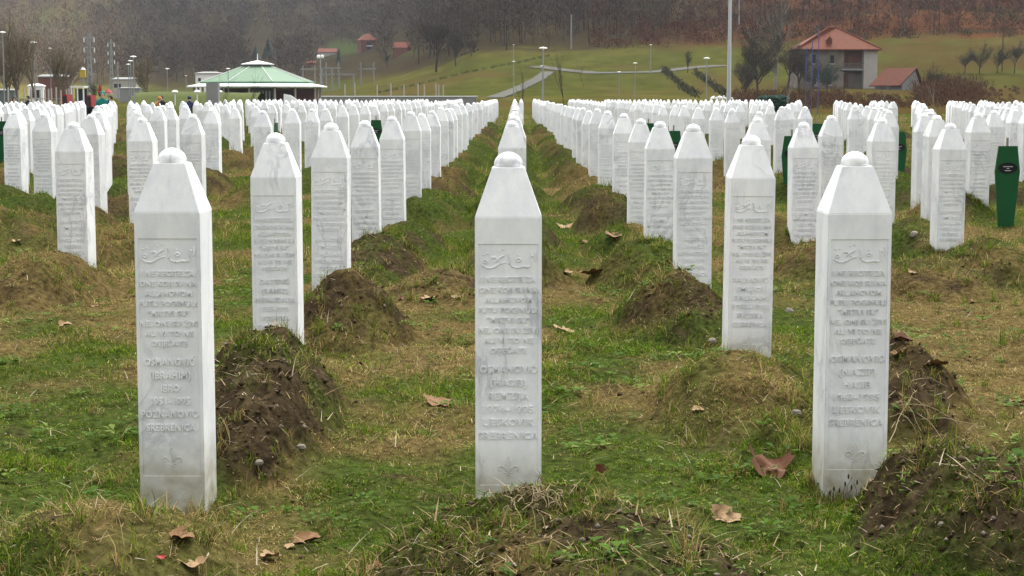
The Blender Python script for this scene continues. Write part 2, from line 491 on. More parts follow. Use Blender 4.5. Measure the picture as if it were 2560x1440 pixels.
def ground_h(x, y, detail=True):
    x = np.asarray(x, dtype=np.float64); y = np.asarray(y, dtype=np.float64)
    z = base_z(x, y)
    mh, so = mound_field(x, y)
    nr = np.clip((150 - y) / 50, 0, 1)
    for (fx, fy, fa) in ((-1.2, 6.25, .10), (-.02, 6.3, .07), (1.22, 6.55, .09), (1.25, 9.45, .03)):
        z = z - fa * np.exp(-((x - fx) / .45) ** 2 - ((y - fy) / .5) ** 2)
    z = z + mh + nr * ((fbm(x * .7, y * .7, 3, 5) - .5) * .10 + (fbm(x * 4.5, y * 4.5, 3, 9) - .5) * .045)
    if detail:
        z = z + nr * ((fbm(x * 22, y * 22, 2, 13) - .5) * .022 * (1 + 1.6 * so) + (fbm(x * 9, y * 9, 2, 15) - .5) * .05 * so)
    return z, so

def gz(x, y): return float(ground_h(np.array([x]), np.array([y]), False)[0][0])

def ray_ground(px, py, d0=140, d1=1500):
    d = d0
    while d < d1:
        x, z = XZ(px, py, d)
        if float(base_z(np.array([x]), np.array([float(d)]))[0]) >= z: return x, d, z
        d += 2 if d < 500 else 5
    return XZ(px, py, d1)[0], d1, XZ(px, py, d1)[1]

def dryness(x, y):
    a = fbm(x * .55 + 3.1, y * .28 + 1.7, 4, 21)
    b = fbm(x * 2.1, y * 1.3, 3, 27)
    bias = .35 * sm(1.2, 2.6, x) * sm(7, 9, y) * (1 - sm(14, 20, y)) - .5 * (1 - sm(.25, .8, np.abs(x))) * sm(9, 12, y) + .3 * sm(1.0, 1.5, x) * (1 - sm(5.2, 6, y))
    return np.clip((a * .5 + b * .5 - .44) * 6.5 + bias, 0, 1)

# ------------------------------------------------------------------ ground sheet
def build_ground():
    rows = [-60, -25, -8, 0, 2.5, 4.2]
    y = 4.5
    while y < 155: rows.append(y); y += max(.028, .0055 * y)
    while y < 1700: rows.append(y); y *= 1.016
    rows += [2200, 3000]
    rows = np.array(rows)
    nc = 560
    s = np.linspace(-1, 1, nc)
    s = np.sign(s) * (np.abs(s) * .75 + .25 * np.abs(s) ** 3)
    hw = np.maximum(6, .45 * rows + 3.0)
    hw[rows < 4] = 12
    X = s[None, :] * hw[:, None]
    Y = np.repeat(rows[:, None], nc, 1)
    z, so = ground_h(X.ravel(), Y.ravel())
    x, y = X.ravel(), Y.ravel()
    V = np.stack([x, y, z], 1)
    nr = len(rows)
    i = np.arange(nr - 1)[:, None] * nc + np.arange(nc - 1)[None, :]
    Fc = np.stack([i, i + 1, i + nc + 1, i + nc], -1).reshape(-1, 4)
    # colours
    dr = dryness(x, y)[:, None]
    green = np.array([.030, .046, .009]); dry = np.array([.082, .060, .023]); soil = np.array([.029, .021, .012])
    n = fbm(x * 9, y * 9, 3, 33)[:, None]
    c = green * (1 - dr) + dry * dr
    c = c * (1 - .45 * n) + soil * .45 * n
    sm_ = np.clip(so * 1.5 + (fbm(x * 4.3, y * 4.3, 4, 35) - .5) * 3.4 - .55, 0, 1)[:, None]
    c = c * (1 - sm_) + soil * sm_ * (0.7 + .9 * n)
    # hill
    yy = np.maximum(y, 1)
    px = 1280 + F * x / (.994 * yy)
    E = (z - H) / yy * F
    f1 = fbm(x * .035, y * .035, 4, 44); f2 = fbm(x * .12, y * .12, 3, 46)
    mead = np.array([.150, .165, .045])[None] * (1 - f2[:, None]) + np.array([.235, .20, .085])[None] * f2[:, None]
    mead2 = np.array([.11, .15, .035])[None]
    k = sm(.45, .62, f1)[:, None]
    mead = mead * k + (mead * .5 + mead2 * .5) * (1 - k)
    litter = np.array([.085, .066, .046])[None] * (.6 + .9 * f2[:, None])
    rust = np.array([.20, .082, .046])[None] * (.45 + 1.1 * f2[:, None])
    kr = (sm(1500, 2000, px) * sm(.35, .6, f1 + .12 * sm(1900, 2300, px)))[:, None]
    up = litter * (1 - kr) + rust * kr
    Bp = B_of(px)
    # right part: green shelf around and right of the house
    inb = (1 - sm(Bp - 10, Bp + 10, E + (f2 - .5) * 40))[:, None]
    f3 = fbm(x * .35, y * .2, 3, 73)[:, None]
    mead = mead * (.6 + .8 * f3)
    br = sm(.50, .66, fbm(x * .06 + 5, y * .03, 4, 74))[:, None]
    mead = mead * (1 - .6 * br) + np.array([.20, .135, .07]) * .6 * br
    hc = mead * inb + up * (1 - inb)
    brownmix = (sm(1900, 2150, px) * (.35 + .65 * sm(.38, .56, fbm(x * .05, y * .05, 3, 71))))[:, None]
    hc = np.where(inb > .5, hc * (1 - .55 * brownmix) + np.array([.16, .085, .045]) * .55 * brownmix, hc)
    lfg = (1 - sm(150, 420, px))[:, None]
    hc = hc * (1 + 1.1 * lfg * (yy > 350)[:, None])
    # hillside meadows far left
    for (p0, e0, wp, we, col) in [(140, 190, 95, 24, (.20, .195, .10)), (770, 118, 22, 12, (.17, .19, .06)), (860, 118, 45, 18, (.11, .15, .06)), (1010, 108, 50, 12, (.10, .11, .05))]:
        r = ((px - p0) / wp) ** 2 + ((E - e0) / we) ** 2 + (f2 - .5) * .8
        a = (1 - sm(.7, 1.1, r))[:, None] * (yy > 450)[:, None]
        hc = hc * (1 - a) + np.array(col) * a
    kh = sm(120, 165, y)[:, None]
    c = c * (1 - kh) + hc * np.array([.28, .27, .19]) * kh
    me = mesh_np("ground", V, Fc, np.full(len(Fc), 4), M['ground'], c, smooth=True)
    tag(link("ground", me), "grassy cemetery ground with bare earth mounds, rising to a wooded hillside behind", "ground", None, "structure")
build_ground()

# ------------------------------------------------------------------ grass, straw, weeds
def blades(name, x, y, z, L, W, col, az, lean, curl, mat, label, cat, twoseg=True):
    n = len(x)
    dx, dy = np.cos(az), np.sin(az)
    wx, wy = -dy, dx
    m = rng.random(n) < .5           # half the blades broadside to a random side
    ph = rng.random(n) * 6.28
    wx = np.where(m, np.cos(ph), wx); wy = np.where(m, np.sin(ph), wy)
    b0 = np.stack([x - wx*W/2, y - wy*W/2, z], 1); b1 = np.stack([x + wx*W/2, y + wy*W/2, z], 1)
    if twoseg:
        mx_, my_, mz_ = x + dx*L*.5*np.sin(lean), y + dy*L*.5*np.sin(lean), z + L*.5*np.cos(lean)
        l2 = np.minimum(lean + curl, 1.75)
        tx, ty, tz = mx_ + dx*L*.5*np.sin(l2), my_ + dy*L*.5*np.sin(l2), mz_ + L*.5*np.cos(l2)
        m0 = np.stack([mx_ - wx*W*.4, my_ - wy*W*.4, mz_], 1); m1 = np.stack([mx_ + wx*W*.4, my_ + wy*W*.4, mz_], 1)
        V = np.stack([b0, b1, m1, m0, np.stack([tx, ty, tz], 1)], 1).reshape(-1, 3)
        i = np.arange(n)[:, None] * 5
        Fc = np.concatenate([i, i+1, i+2, i+3, i+3, i+2, i+4], 1).ravel()
        npf = np.tile([4, 3], n); rep = 5
    else:
        tx, ty, tz = x + dx*L*np.sin(lean), y + dy*L*np.sin(lean), z + L*np.cos(lean)
        V = np.stack([b0, b1, np.stack([tx, ty, tz], 1)], 1).reshape(-1, 3)
        Fc = np.arange(n * 3); npf = np.full(n, 3); rep = 3
    me = mesh_np(name, V, Fc, npf, mat, np.repeat(col, rep, 0))
    return tag(link(name, me), label, cat, None, "stuff")

def scatter(d0, d1, dens, dref=7.0, power=2.0, margin=.9):
    """positions in the viewed wedge, density dens/m2 at dref falling with distance"""
    N = 4000
    ds = np.linspace(d0, d1, N)
    wd = .60 * ds + 2 * margin
    rate = dens * (dref / np.maximum(ds, dref)) ** power * wd
    cdf = np.cumsum(rate); tot = cdf[-1] * (ds[1] - ds[0])
    n = int(tot)
    dd = np.interp(rng.random(n) * cdf[-1], cdf, ds) + (rng.random(n) - .5) * .01
    x = (rng.random(n) - .5) * (.60 * dd + 2 * margin)
    return x, dd

def grass_cols(n, dry, y):
    r = rng.random((n, 1))
    g1, g2, g3 = np.array([.155, .250, .020]), np.array([.080, .150, .014]), np.array([.235, .28, .035])
    s1, s2, s3 = np.array([.43, .33, .13]), np.array([.27, .19, .07]), np.array([.56, .43, .22])
    g = np.where(r < .5, g1, np.where(r < .8, g2, g3))
    q = rng.random((n, 1))
    s = np.where(q < .5, s1, np.where(q < .86, s2, s3))
    isdry = rng.random(n) < (.12 + .78 * dry)
    c = np.where(isdry[:, None], s, g)
    return c * .64 * (.45 + 1.05 * rng.random((n, 1))), isdry

def lawn(d0, d1, dens, name, label, L0, L1, W0, twoseg):
    x, y = scatter(d0, d1, dens)
    z, so = ground_h(x, y)
    sm_ = np.clip(so * 1.5 + (fbm(x * 4.3, y * 4.3, 4, 35) - .5) * 3.4 - .55, 0, 1)
    patch = fbm(x * 6, y * 6, 2, 52)
    keep = rng.random(len(x)) < (1 - .84 * sm_) * (.30 + .70 * sm(.38, .58, patch))
    x, y, z, so, sm_ = x[keep], y[keep], z[keep], so[keep], sm_[keep]
    n = len(x)
    dr = dryness(x, y)
    tall = fbm(x * 1.6, y * 1.6, 3, 57)
    col, isd = grass_cols(n, np.clip(dr - .25 * so, 0, 1), y)
    moss = sm(.48, .62, fbm(x * 2.7, y * 2.7, 3, 62))
    col = col * (1 - .30 * np.clip(so * 1.5, 0, 1) - .28 * moss * ~isd)[:, None]
    L = (L0 + (L1 - L0) * rng.random(n) ** 2) * (.55 + .9 * fbm(x * 11, y * 11, 2, 58)) * (.6 + 1.1 * sm(.45, .7, tall)) * np.where(isd, 1.1, 1)
    sc = np.maximum(y / 9, 1) ** .75
    L = L * np.maximum(y / 12, 1) ** .35
    W = W0 * (.6 + .8 * rng.random(n)) * sc
    az = rng.random(n) * 6.283
    lean = np.clip(rng.normal(.85, .4, n) + np.where(isd, .25, 0), .05, 1.5)
    curl = .3 + .6 * rng.random(n)
    print(name, n)
    blades(name, x, y, z - .004, L, W, col, az, lean, curl, M['grass'], label, "grass", twoseg)
lawn(4.6, 14, 17000, "grass", "short green and straw-coloured grass between the front gravestones", .016, .046, .0032, True)
lawn(14, 140, 10500, "far_grass", "short green and brown grass between the far gravestones", .03, .075, .0042, False)

# tall tufts: clumps on mounds and round the feet of stones
def tufts():
    P_ = []
    for s in STONES:
        if s['d'] < 22:
            for k in range(26):
                a = random.choice([0, 0, 1, 2])
                if a == 0: P_.append((s['x'] + jit(.16), s['d'] - .13 - random.random()*.05, .07))
                elif a == 1: P_.append((s['x'] - .13, s['d'] + jit(.12), .06))
                else: P_.append((s['x'] + .13, s['d'] + jit(.12), .06))
    for m in MO:
        if m[1] < 16:
            for k in range(int(34 + 20 * (1 - m[5]))):
                t = random.uniform(0, 6.28); r = random.random() ** .5 * 1.0
                P_.append((m[0] + m[2]*r*math.cos(t), m[1] + m[3]*r*math.sin(t), random.choice([.06, .09, .13])))
    x, y = scatter(4.8, 16, 15)
    P_ += [(a, b, random.choice([.05, .07, .10])) for a, b in zip(x, y)]
    P_ = np.array(P_)
    per = 26
    X = np.repeat(P_, per, 0)
    n = len(X)
    x = X[:, 0] + rng.normal(0, .016, n); y = X[:, 1] + rng.normal(0, .016, n)
    z, so = ground_h(x, y)
    cd = np.repeat(np.clip(rng.normal(.5, .45, len(P_)), 0, 1), per)
    col, isd = grass_cols(n, cd, y)
    L = X[:, 2] * (.4 + .8 * rng.random(n))
    blades("tuft_grass", x, y, z - .005, L, .0028 * (.6 + .8*rng.random(n)) * np.maximum(y/9, 1)**.6, col, rng.random(n)*6.283,
           np.abs(rng.normal(.45, .35, n)), .3 + .8*rng.random(n), M['grass'], "longer tufts of grass on the mounds and at the feet of the stones", "grass tufts")
tufts()

def straw():
    x, y = scatter(4.7, 16, 620)
    z, so = ground_h(x, y)
    keep = rng.random(len(x)) < .16 + .84 * np.clip(so*1.3, 0, 1)
    x, y, z = x[keep], y[keep], z[keep]
    n = len(x)
    q = rng.random((n, 1))
    col = np.where(q < .5, [.27, .20, .11], np.where(q < .8, [.14, .09, .05], [.36, .31, .22]))
    blades("dry_straw", x, y, z + .012, .02 + .10*rng.random(n)**3, .0028 + .003*rng.random(n), col, rng.random(n)*6.283,
           np.clip(rng.normal(1.25, .22, n), .3, 1.6), .2*rng.random(n), M['grass'], "loose pale straw and dead stems scattered on the mounds", "straw")
straw()

def weeds():
    """broad-leaved weeds: rosettes of small oval leaves"""
    x, y = scatter(4.7, 15, 42)
    cl = fbm(x * 1.3, y * 1.3, 2, 81)
    k = cl > .47
    x, y = x[k], y[k]
    V, Fc, C = [], [], []
    nl = 9
    cnt = 0
    z0, so = ground_h(x, y)
    for i in range(len(x)):
        base = np.array([.050, .098, .010]) if random.random() < .7 else np.array([.11, .15, .028])
        big = random.choice([.012, .016, .022, .03])
        cc = base * random.uniform(.8, 1.25)
        for j in range(random.randint(6, 14)):
            a = random.uniform(0, 6.28); r = random.uniform(.2, 1.6) * big * 1.3
            cxx, cyy = x[i] + r*math.cos(a), y[i] + r*math.sin(a)
            zz = z0[i] + random.uniform(.008, .035)
            ln, wd = big * random.uniform(.8, 1.4), big * random.uniform(.35, .6)
            up = random.uniform(-.1, .8)
            dx, dy = math.cos(a), math.sin(a)
            b = len(V)
            V += [(cxx, cyy, zz), (cxx + dx*ln*.5 - dy*wd, cyy + dy*ln*.5 + dx*wd, zz + ln*.5*up + .002), (cxx + dx*ln, cyy + dy*ln, zz + ln*up*.7), (cxx + dx*ln*.5 + dy*wd, cyy + dy*ln*.5 - dx*wd, zz + ln*.5*up + .002)]
            Fc.append((b, b+1, b+2, b+3))
            C += [cc * random.uniform(.8, 1.2)] * 4
    me = mesh_np("weeds", np.array(V), np.array(Fc), np.full(len(Fc), 4), M['leafy'], np.array(C))
    tag(link("weeds", me), "small broad-leaved green weeds growing among the grass and on the mounds", "weeds", None, "stuff")
weeds()

def clods():
    x, y = scatter(4.7, 16, 900)
    z, so = ground_h(x, y)
    k = rng.random(len(x)) < np.clip(so*1.3 - .15, 0.02, 1)
    x, y, z = x[k], y[k], z[k]
    n = len(x)
    rad = .003 + .011*rng.random(n)**3
    D = np.array([(1,0,0),(-1,0,0),(0,1,0),(0,-1,0),(0,0,.8),(0,0,-.8)])
    V = np.stack([x, y, z + rad*.3], 1)[:, None, :] + D[None]*rad[:, None, None]*rng.uniform(.6, 1.4, (n, 6, 1)) + rng.normal(0, .15, (n, 6, 3))*rad[:, None, None]
    T = np.array([(0,2,4),(2,1,4),(1,3,4),(3,0,4),(2,0,5),(1,2,5),(3,1,5),(0,3,5)])
    Fc = (np.arange(n)[:, None, None]*6 + T[None]).reshape(-1, 3)
    q = rng.random((n, 1))
    col = np.where(q < .6, [.040, .029, .017], np.where(q < .9, [.07, .052, .034], [.13, .11, .085]))*rng.uniform(.6, 1.3, (n, 1))
    me = mesh_np("earth_clods", V.reshape(-1, 3), Fc, np.full(len(Fc), 3), M['wood'], np.repeat(col, 6, 0))
    tag(link("earth_clods", me), "crumbs and clods of brown earth on the grave mounds", "earth", None, "stuff")
    print("clods", n)
clods()

def pebbles():
    x, y = scatter(4.7, 18, 16)
    z, so = ground_h(x, y)
    k = rng.random(len(x)) < .10 + .9 * np.clip(so, 0, 1)
    x, y, z = x[k], y[k], z[k]
    b = MB()
    for i in range(len(x)):
        r = random.uniform(.003, .008)
        n = 6
        rings = []
        for zz, f in ((-.6, .55), (-.1, 1.0), (.45, .8), (.75, .3)):
            rings.append([(x[i] + r*f*(1+jit(.25))*math.cos(6.283*q/n), y[i] + r*f*(1+jit(.25))*math.sin(6.283*q/n), z[i] + .004 + zz*r) for q in range(n)])
        b.loft(rings)
    tag(b.obj("pebbles", M['stone'], None, True), "small pale pebbles and clods lying on the bare earth of the mounds", "pebbles", None, "stuff")
pebbles()

# ------------------------------------------------------------------ fallen leaves (things)
def leaf_mesh(seed, mat):
    r = random.Random(seed)
    n = 22
    rad = []
    for i in range(n):
        a = 2*math.pi*i/n
        rad.append((.72 + .28*abs(math.cos(2.5*a))**.8) * (1 + r.uniform(-.16, .16)))
    rings, V, Fc = 4, [], []
    cu, cv = r.uniform(1.2, 3.2), r.uniform(-1.0, 2.2)
    tw = r.uniform(0, 3)
    def bend(u, v):
        uu, vv = u*math.cos(tw) + v*math.sin(tw), -u*math.sin(tw) + v*math.cos(tw)
        return .30*cu*uu*uu + .16*cv*vv*vv + .10*math.sin(7*uu + 4*vv + tw) + .06*math.sin(13*vv + 5*uu)
    V.append((0, 0, 0))
    for k in range(1, rings + 1):
        for i in range(n):
            a = 2*math.pi*i/n; q = k/rings
            rr = rad[i]*q if k > 2 else (.6*rad[i] + .4)*q
            u, v = rr*math.cos(a), rr*math.sin(a)*.8
            V.append((u, v, bend(u, v)))
    for i in range(n): Fc.append((0, 1+i, 1+(i+1) % n))
    for k in range(rings-1):
        for i in range(n):
            j = (i+1) % n
            Fc.append((1+k*n+i, 1+(k+1)*n+i, 1+(k+1)*n+j, 1+k*n+j))
    me = bpy.data.meshes.new("dry_leaf"); me.from_pydata(V, [], Fc); me.materials.append(mat)
    for p in me.polygons: p.use_smooth = True
    return me
def gpt(px, py):
    """where the line of sight through a photo pixel meets the near ground"""
    d = 4.6
    while d < 140:
        x, z = XZ(px, py, d)
        if gz(x, d) >= z: return x, d, gz(x, d)
        d += .03 + d*.003
    return x, d, 0
LEAVES = [(1095,1018,80,'leaf',"large curled brown leaf on the grass just left of the centre stone"),
 (1412,832,62,'leafp',"pale curled leaf on dry grass right of the centre stone"),
 (2255,862,62,'leafd',"upper crumpled brown leaf beside the front right stone"),
 (2248,900,52,'leaf',"lower crumpled brown leaf beside the front right stone"),
 (2338,918,70,'leaf',"long brown leaf right of the pair beside the front right stone"),
 (1915,1185,110,'leafd',"biggest dark curled leaf, between the centre and front right stones"),
 (1812,1302,80,'leafp',"flat pale leaf below the biggest dark leaf"),
 (455,1368,85,'leaf',"brown leaf on the mound below the front left stone"),
 (768,1358,85,'leaf',"brown leaf low in the photo between the front left and centre stones"),
 (677,1402,62,'leafp',"pale round leaf at the lower edge, right of the front left stone"),
 (728,1376,36,'leafp',"small pale leaf beside the brown leaf low in the photo"),
 (488,1436,75,'leafp',"pale leaf cut by the lower edge below the front left stone"),
 (404,1422,24,'red',"small red leaf at the lower edge below the front left stone"),
 (935,1430,55,'leaf',"brown leaf at the lower edge left of the central mound"),
 (2543,1018,48,'leaf',"brown leaf cut by the right edge of the photo"),
 (163,820,44,'leafp',"pale leaf on green grass left of the front left stone"),
 (240,771,30,'leaf',"small leaf above the pale one left of the front left stone"),
 (45,607,34,'leafp',"pale leaf on the mound slope at the left edge"),
 (1460,610,40,'leaf',"left one of two leaves in the aisle right of the centre stone"),
 (1532,608,52,'leaf',"right one of two leaves in the aisle right of the centre stone"),
 (1418,686,34,'leafp',"small pale leaf close to the right side of the centre stone"),
 (1482,700,62,'leaf',"broad leaf in the aisle below the pair of leaves"),
 (1075,756,46,'leafp',"pale leaf in the grass left of the centre stone"),
 (1143,749,30,'leafp',"smaller pale leaf touching the left side of the centre stone"),
 (1415,570,44,'leafp',"thin leaf highest up in the aisle right of the centre stone"),
 (1500,1205,34,'leafd',"dark red leaf standing upright right of the centre stone's foot"),
 (2432,757,26,'leaf',"small leaf on the dry grass at the far right"),
 (2283,686,30,'leafp',"pale leaf on the ground behind the front right stone"),
 (902,918,26,'leafd',"small reddish leaf on the grass between mound and centre stone"),
 (1000,752,24,'leafd',"small dark leaf on dry grass left of the centre stone"),
 (1745,1035,40,'leafp',"pale leaf on the grassy mound slope left of the front right stone"),
 (1205,1100,20,'leafd',"tiny dark leaf by the foot of the centre stone")]
for i, (px, py, wpx, m, lab) in enumerate(LEAVES):
    x, d, z = gpt(px, py)
    s = wpx * d / F * .45
    o = link("fallen_leaf", leaf_mesh(300 + i, M[m]))
    o.location = (x, d, z + .008 + .06*s)
    o.scale = (s*1.15, s*1.15, s*.7)
    o.rotation_euler = (random.uniform(-.22, .12), random.uniform(-.2, .2), random.uniform(0, 6.28))
    if "biggest" in lab: o.rotation_euler = (.5, .1, .4); o.scale = (s*1.3, s*1.3, s*1.3)
    if "upright" in lab: o.rotation_euler = (1.4, .2, .3); o.location.z += .03
    tag(o, lab, "fallen leaf", "dry leaves fallen on the grass")
ROCKS = [(1972,782,26,"pale angular stone on the earth mound behind the second right gravestone"), (752,1130,26,"pale stone on the bare earth mound right of the front left gravestone"),
         (648,1188,26,"round tan stone low on the bare earth mound"), (1780,860,26,"narrow pale stone on the earth left of the second large right gravestone"),
         (2352,1318,32,"flat white stone on the mound at the lower right"), (1975,575,24,"brown stone beside a gravestone on the right"),
         (2285,600,26,"grey stone between the green markers on the right"), (1990,1055,30,"grey stone half buried left of the front right gravestone")]
for i, (px, py, wpx, lab) in enumerate(ROCKS):
    x, d, z = gpt(px, py)
    s = wpx * d / F * .5
    b = MB(); n = 7
    b.loft([[(s*f*(1+jit(.2))*math.cos(6.283*q/n), s*.8*f*(1+jit(.2))*math.sin(6.283*q/n), s*zz) for q in range(n)] for zz, f in ((-.5,.6),(-.1,1),(.4,.85),(.65,.4))])
    o = b.obj("rock", M['stone']); o.location = (x, d, z + s*.25); o.rotation_euler = (jit(.3), jit(.3), jit(3))
    tag(o, lab, "stone", "loose stones on the mounds")

# dead stems, straw heap, seed stalks
def stems(name, spots, mat, lab, cat, rad=.0016):
    b = MB()
    for (ax, ay, bx, by, lift) in spots:
        x0_, d0_, z0_ = gpt(ax, ay); x1_, d1_, z1_ = gpt(bx, by)
        if abs(d1_ - d0_) > 1.2: d1_ = d0_ + .3; x1_ = XZ(bx, by, d1_)[0]; z1_ = gz(x1_, d1_)
        pts = []
        for k in range(7):
            t = k/6
            pts.append((x0_*(1-t) + x1_*t + jit(.006), d0_*(1-t) + d1_*t, z0_*(1-t) + z1_*t + .012 + lift*math.sin(math.pi*t) + jit(.004)))
        b.tube(pts, [rad*(1 - .5*k/6) for k in range(7)], 4)
    return tag(b.obj(name, M[mat]), lab, cat)
M['strawm'] = plain("straw_stem", (.30, .24, .14), .8, .3, 20)
stems("dead_stems", [(2222, 1010, 2370, 985, .06), (2225, 1050, 2400, 1075, .05), (2300, 1065, 2500, 1102, .03), (2225, 1035, 2330, 1060, .07), (2230, 1080, 2330, 1120, .04),
   (2240, 1020, 2300, 1090, .05), (2225, 1070, 2290, 1100, .05), (2260, 1050, 2350, 1110, .04), (2240, 1100, 2310, 1140, .03), (2225, 1120, 2290, 1150, .03)],
   'strawm', "tangle of long pale dead stems beside the front right stone", "dead stems", .0022)
sp_ = []
for k in range(46):
    a_ = random.uniform(0, 6.28); l_ = random.uniform(15, 45)
    px_, py_ = 1330 + random.gauss(0, 42), 1262 + random.gauss(0, 16)
    sp_.append((px_, py_, px_ + l_*math.cos(a_), py_ + l_*.4*math.sin(a_), random.uniform(.005, .03)))
stems("straw_heap", sp_, 'strawm', "heap of curled pale straw on the mound in front of the centre stone", "straw heap", .0024)
b = MB()
for px_, py_, ht in ((2082, 1238, .05), (2096, 1232, .045), (2110, 1228, .07), (2118, 1222, .10), (2126, 1226, .06), (2140, 1216, .08), (2150, 1218, .05), (2072, 1240, .035)):
    x_, z_ = XZ(px_, py_, 6.5); z_ = gz(x_, 6.5)
    b.tube([(x_, 6.5, z_), (x_ + jit(.01), 6.49, z_ + ht*.6), (x_ + jit(.015), 6.48, z_ + ht)], [.0012, .001, .0008], 4)
    b.lathe([(.0015, -.008), (.004, -.002), (.0035, .006), (.001, .012)], 5, (x_, 6.48, z_ + ht))
tag(b.obj("seed_stalks", M['bark']), "small dark seed stalks at the foot of the front right stone", "plant")

# ------------------------------------------------------------------ gravestones
HW, SH, PL, TW, DR = .12, 1.02, 1.197, .058, .0525     # half width, shoulder z, platform z, half width of top, dome radius
def shaft_mb(panel=True):
    b = MB()
    z0, e = -.22, .004
    def sq(w, z): return [(-w, -w, z), (w, -w, z), (w, w, z), (-w, w, z)]
    # sides, back
    lo, sh, tp = sq(HW, z0), sq(HW, SH), sq(TW, PL)
    v = lo + sh + tp
    f = [(1,2,6,5),(2,3,7,6),(3,0,4,7),(4,5,9,8),(5,6,10,9),(6,7,11,10),(7,4,8,11),(8,9,10,11)]
    if not panel:
        f.append((0,1,5,4)); b.add(v, f); return b
    b.add(v, f)
    # front face with sunk panel
    m, pz0, pz1, dp = .012, .045, .925, .0045
    fv = [(-HW,-HW,z0),(HW,-HW,z0),(HW,-HW,SH),(-HW,-HW,SH),
          (-HW+m,-HW,pz0),(HW-m,-HW,pz0),(HW-m,-HW,pz1),(-HW+m,-HW,pz1),
          (-HW+m+.002,-HW+dp,pz0+.002),(HW-m-.002,-HW+dp,pz0+.002),(HW-m-.002,-HW+dp,pz1-.002),(-HW+m+.002,-HW+dp,pz1-.002)]
    ff = [(0,1,5,4),(1,2,6,5),(2,3,7,6),(3,0,4,7),(4,5,9,8),(5,6,10,9),(6,7,11,10),(7,4,8,11),(8,9,10,11)]
    b.add(fv, ff)
    return b
def finish_shaft(b, name, bevel=True):
    me = b.mesh(name, M['marble'])
    import bmesh
    bm = bmesh.new(); bm.from_mesh(me)
    bmesh.ops.remove_doubles(bm, verts=bm.verts, dist=1e-5)
    if bevel:
        es = [e for e in bm.edges if len(e.link_faces) == 2 and e.calc_face_angle(0) > .3 and max(v.co.z for v in e.verts) > -.2
              and not (max(v.co.y for v in e.verts) < -HW + .006 and max(abs(v.co.x) for v in e.verts) < HW - .001)]
        bmesh.ops.bevel(bm, geom=es, offset=.0028, segments=2, affect='EDGES')
    bmesh.ops.recalc_face_normals(bm, faces=bm.faces)
    bm.to_mesh(me); bm.free()
    return me
def dome_prof(n=9):
    pr = [(DR*.95, 0), (DR*.955, .003), (DR, .005)]
    for k in range(1, n):
        a = math.pi/2*k/n
        pr.append((DR*math.cos(a), .008 + (DR-.006)*math.sin(a)))
    pr.append((.0006, .008 + DR - .006))
    return pr
SHAFT = finish_shaft(shaft_mb(), "shaft")
db = MB(); db.lathe(dome_prof(), 28, (0, 0, PL - .001)); DOME = db.mesh("dome", M['marble'], True)
wb = shaft_mb(False); WHOLE = finish_shaft(wb, "gravestone", False)
wb2 = MB(); wb2.v = [tuple(v.co) for v in WHOLE.vertices]; wb2.f = [list(p.vertices) for p in WHOLE.polygons]
wb2.lathe(dome_prof(5), 12, (0, 0, PL - .001)); WHOLE = wb2.mesh("gravestone", M['marble'])

PRAYER = [("I NE RECITE ZA", 692, 134, .020), ("ONE KOJI SU NA", 718, 142, .020), ("ALLAHOVOM", 743, 118, .020), ("PUTU POGINULI:", 768, 150, .020),
          ("\"MRTVI SU\"", 793, 104, .020), ("NE, ONI SU ŽIVI", 819, 145, .020), ("ALI VI TO NE", 844, 122, .020), ("OSJEĆATE", 869, 90, .020)]
def text_lines(lines):
    """lines: (text, y px on the centre stone, width px, cap height m) -> joined mesh data in the stone's frame"""
    b = MB()
    for s, yp, wpx, cap in lines:
        cu = bpy.data.curves.new("t", 'FONT'); cu.body = s; cu.size = cap/.727
        cu.resolution_u = 2; cu.extrude = .0026; cu.offset = .0004; cu.align_x = 'CENTER'; cu.space_character = 1.08
        o = bpy.data.objects.new("t", cu); COL.objects.link(o)
        bpy.context.view_layer.update()
        me = o.to_mesh()
        vs = [v.co.copy() for v in me.vertices]
        fs = [list(p.vertices) for p in me.polygons]
        xs = [v.x for v in vs]; w0 = max(xs) - min(xs); c0 = (max(xs) + min(xs))/2
        k = (wpx/687.0)/w0
        zc = (1240 - yp)/687.0
        b.add([((v.x - c0)*k, -HW + .0045 - .0024 - v.z, v.y - cap/2 + zc) for v in vs], fs)
        o.to_mesh_clear(); bpy.data.objects.remove(o); bpy.data.curves.remove(cu)
    return b
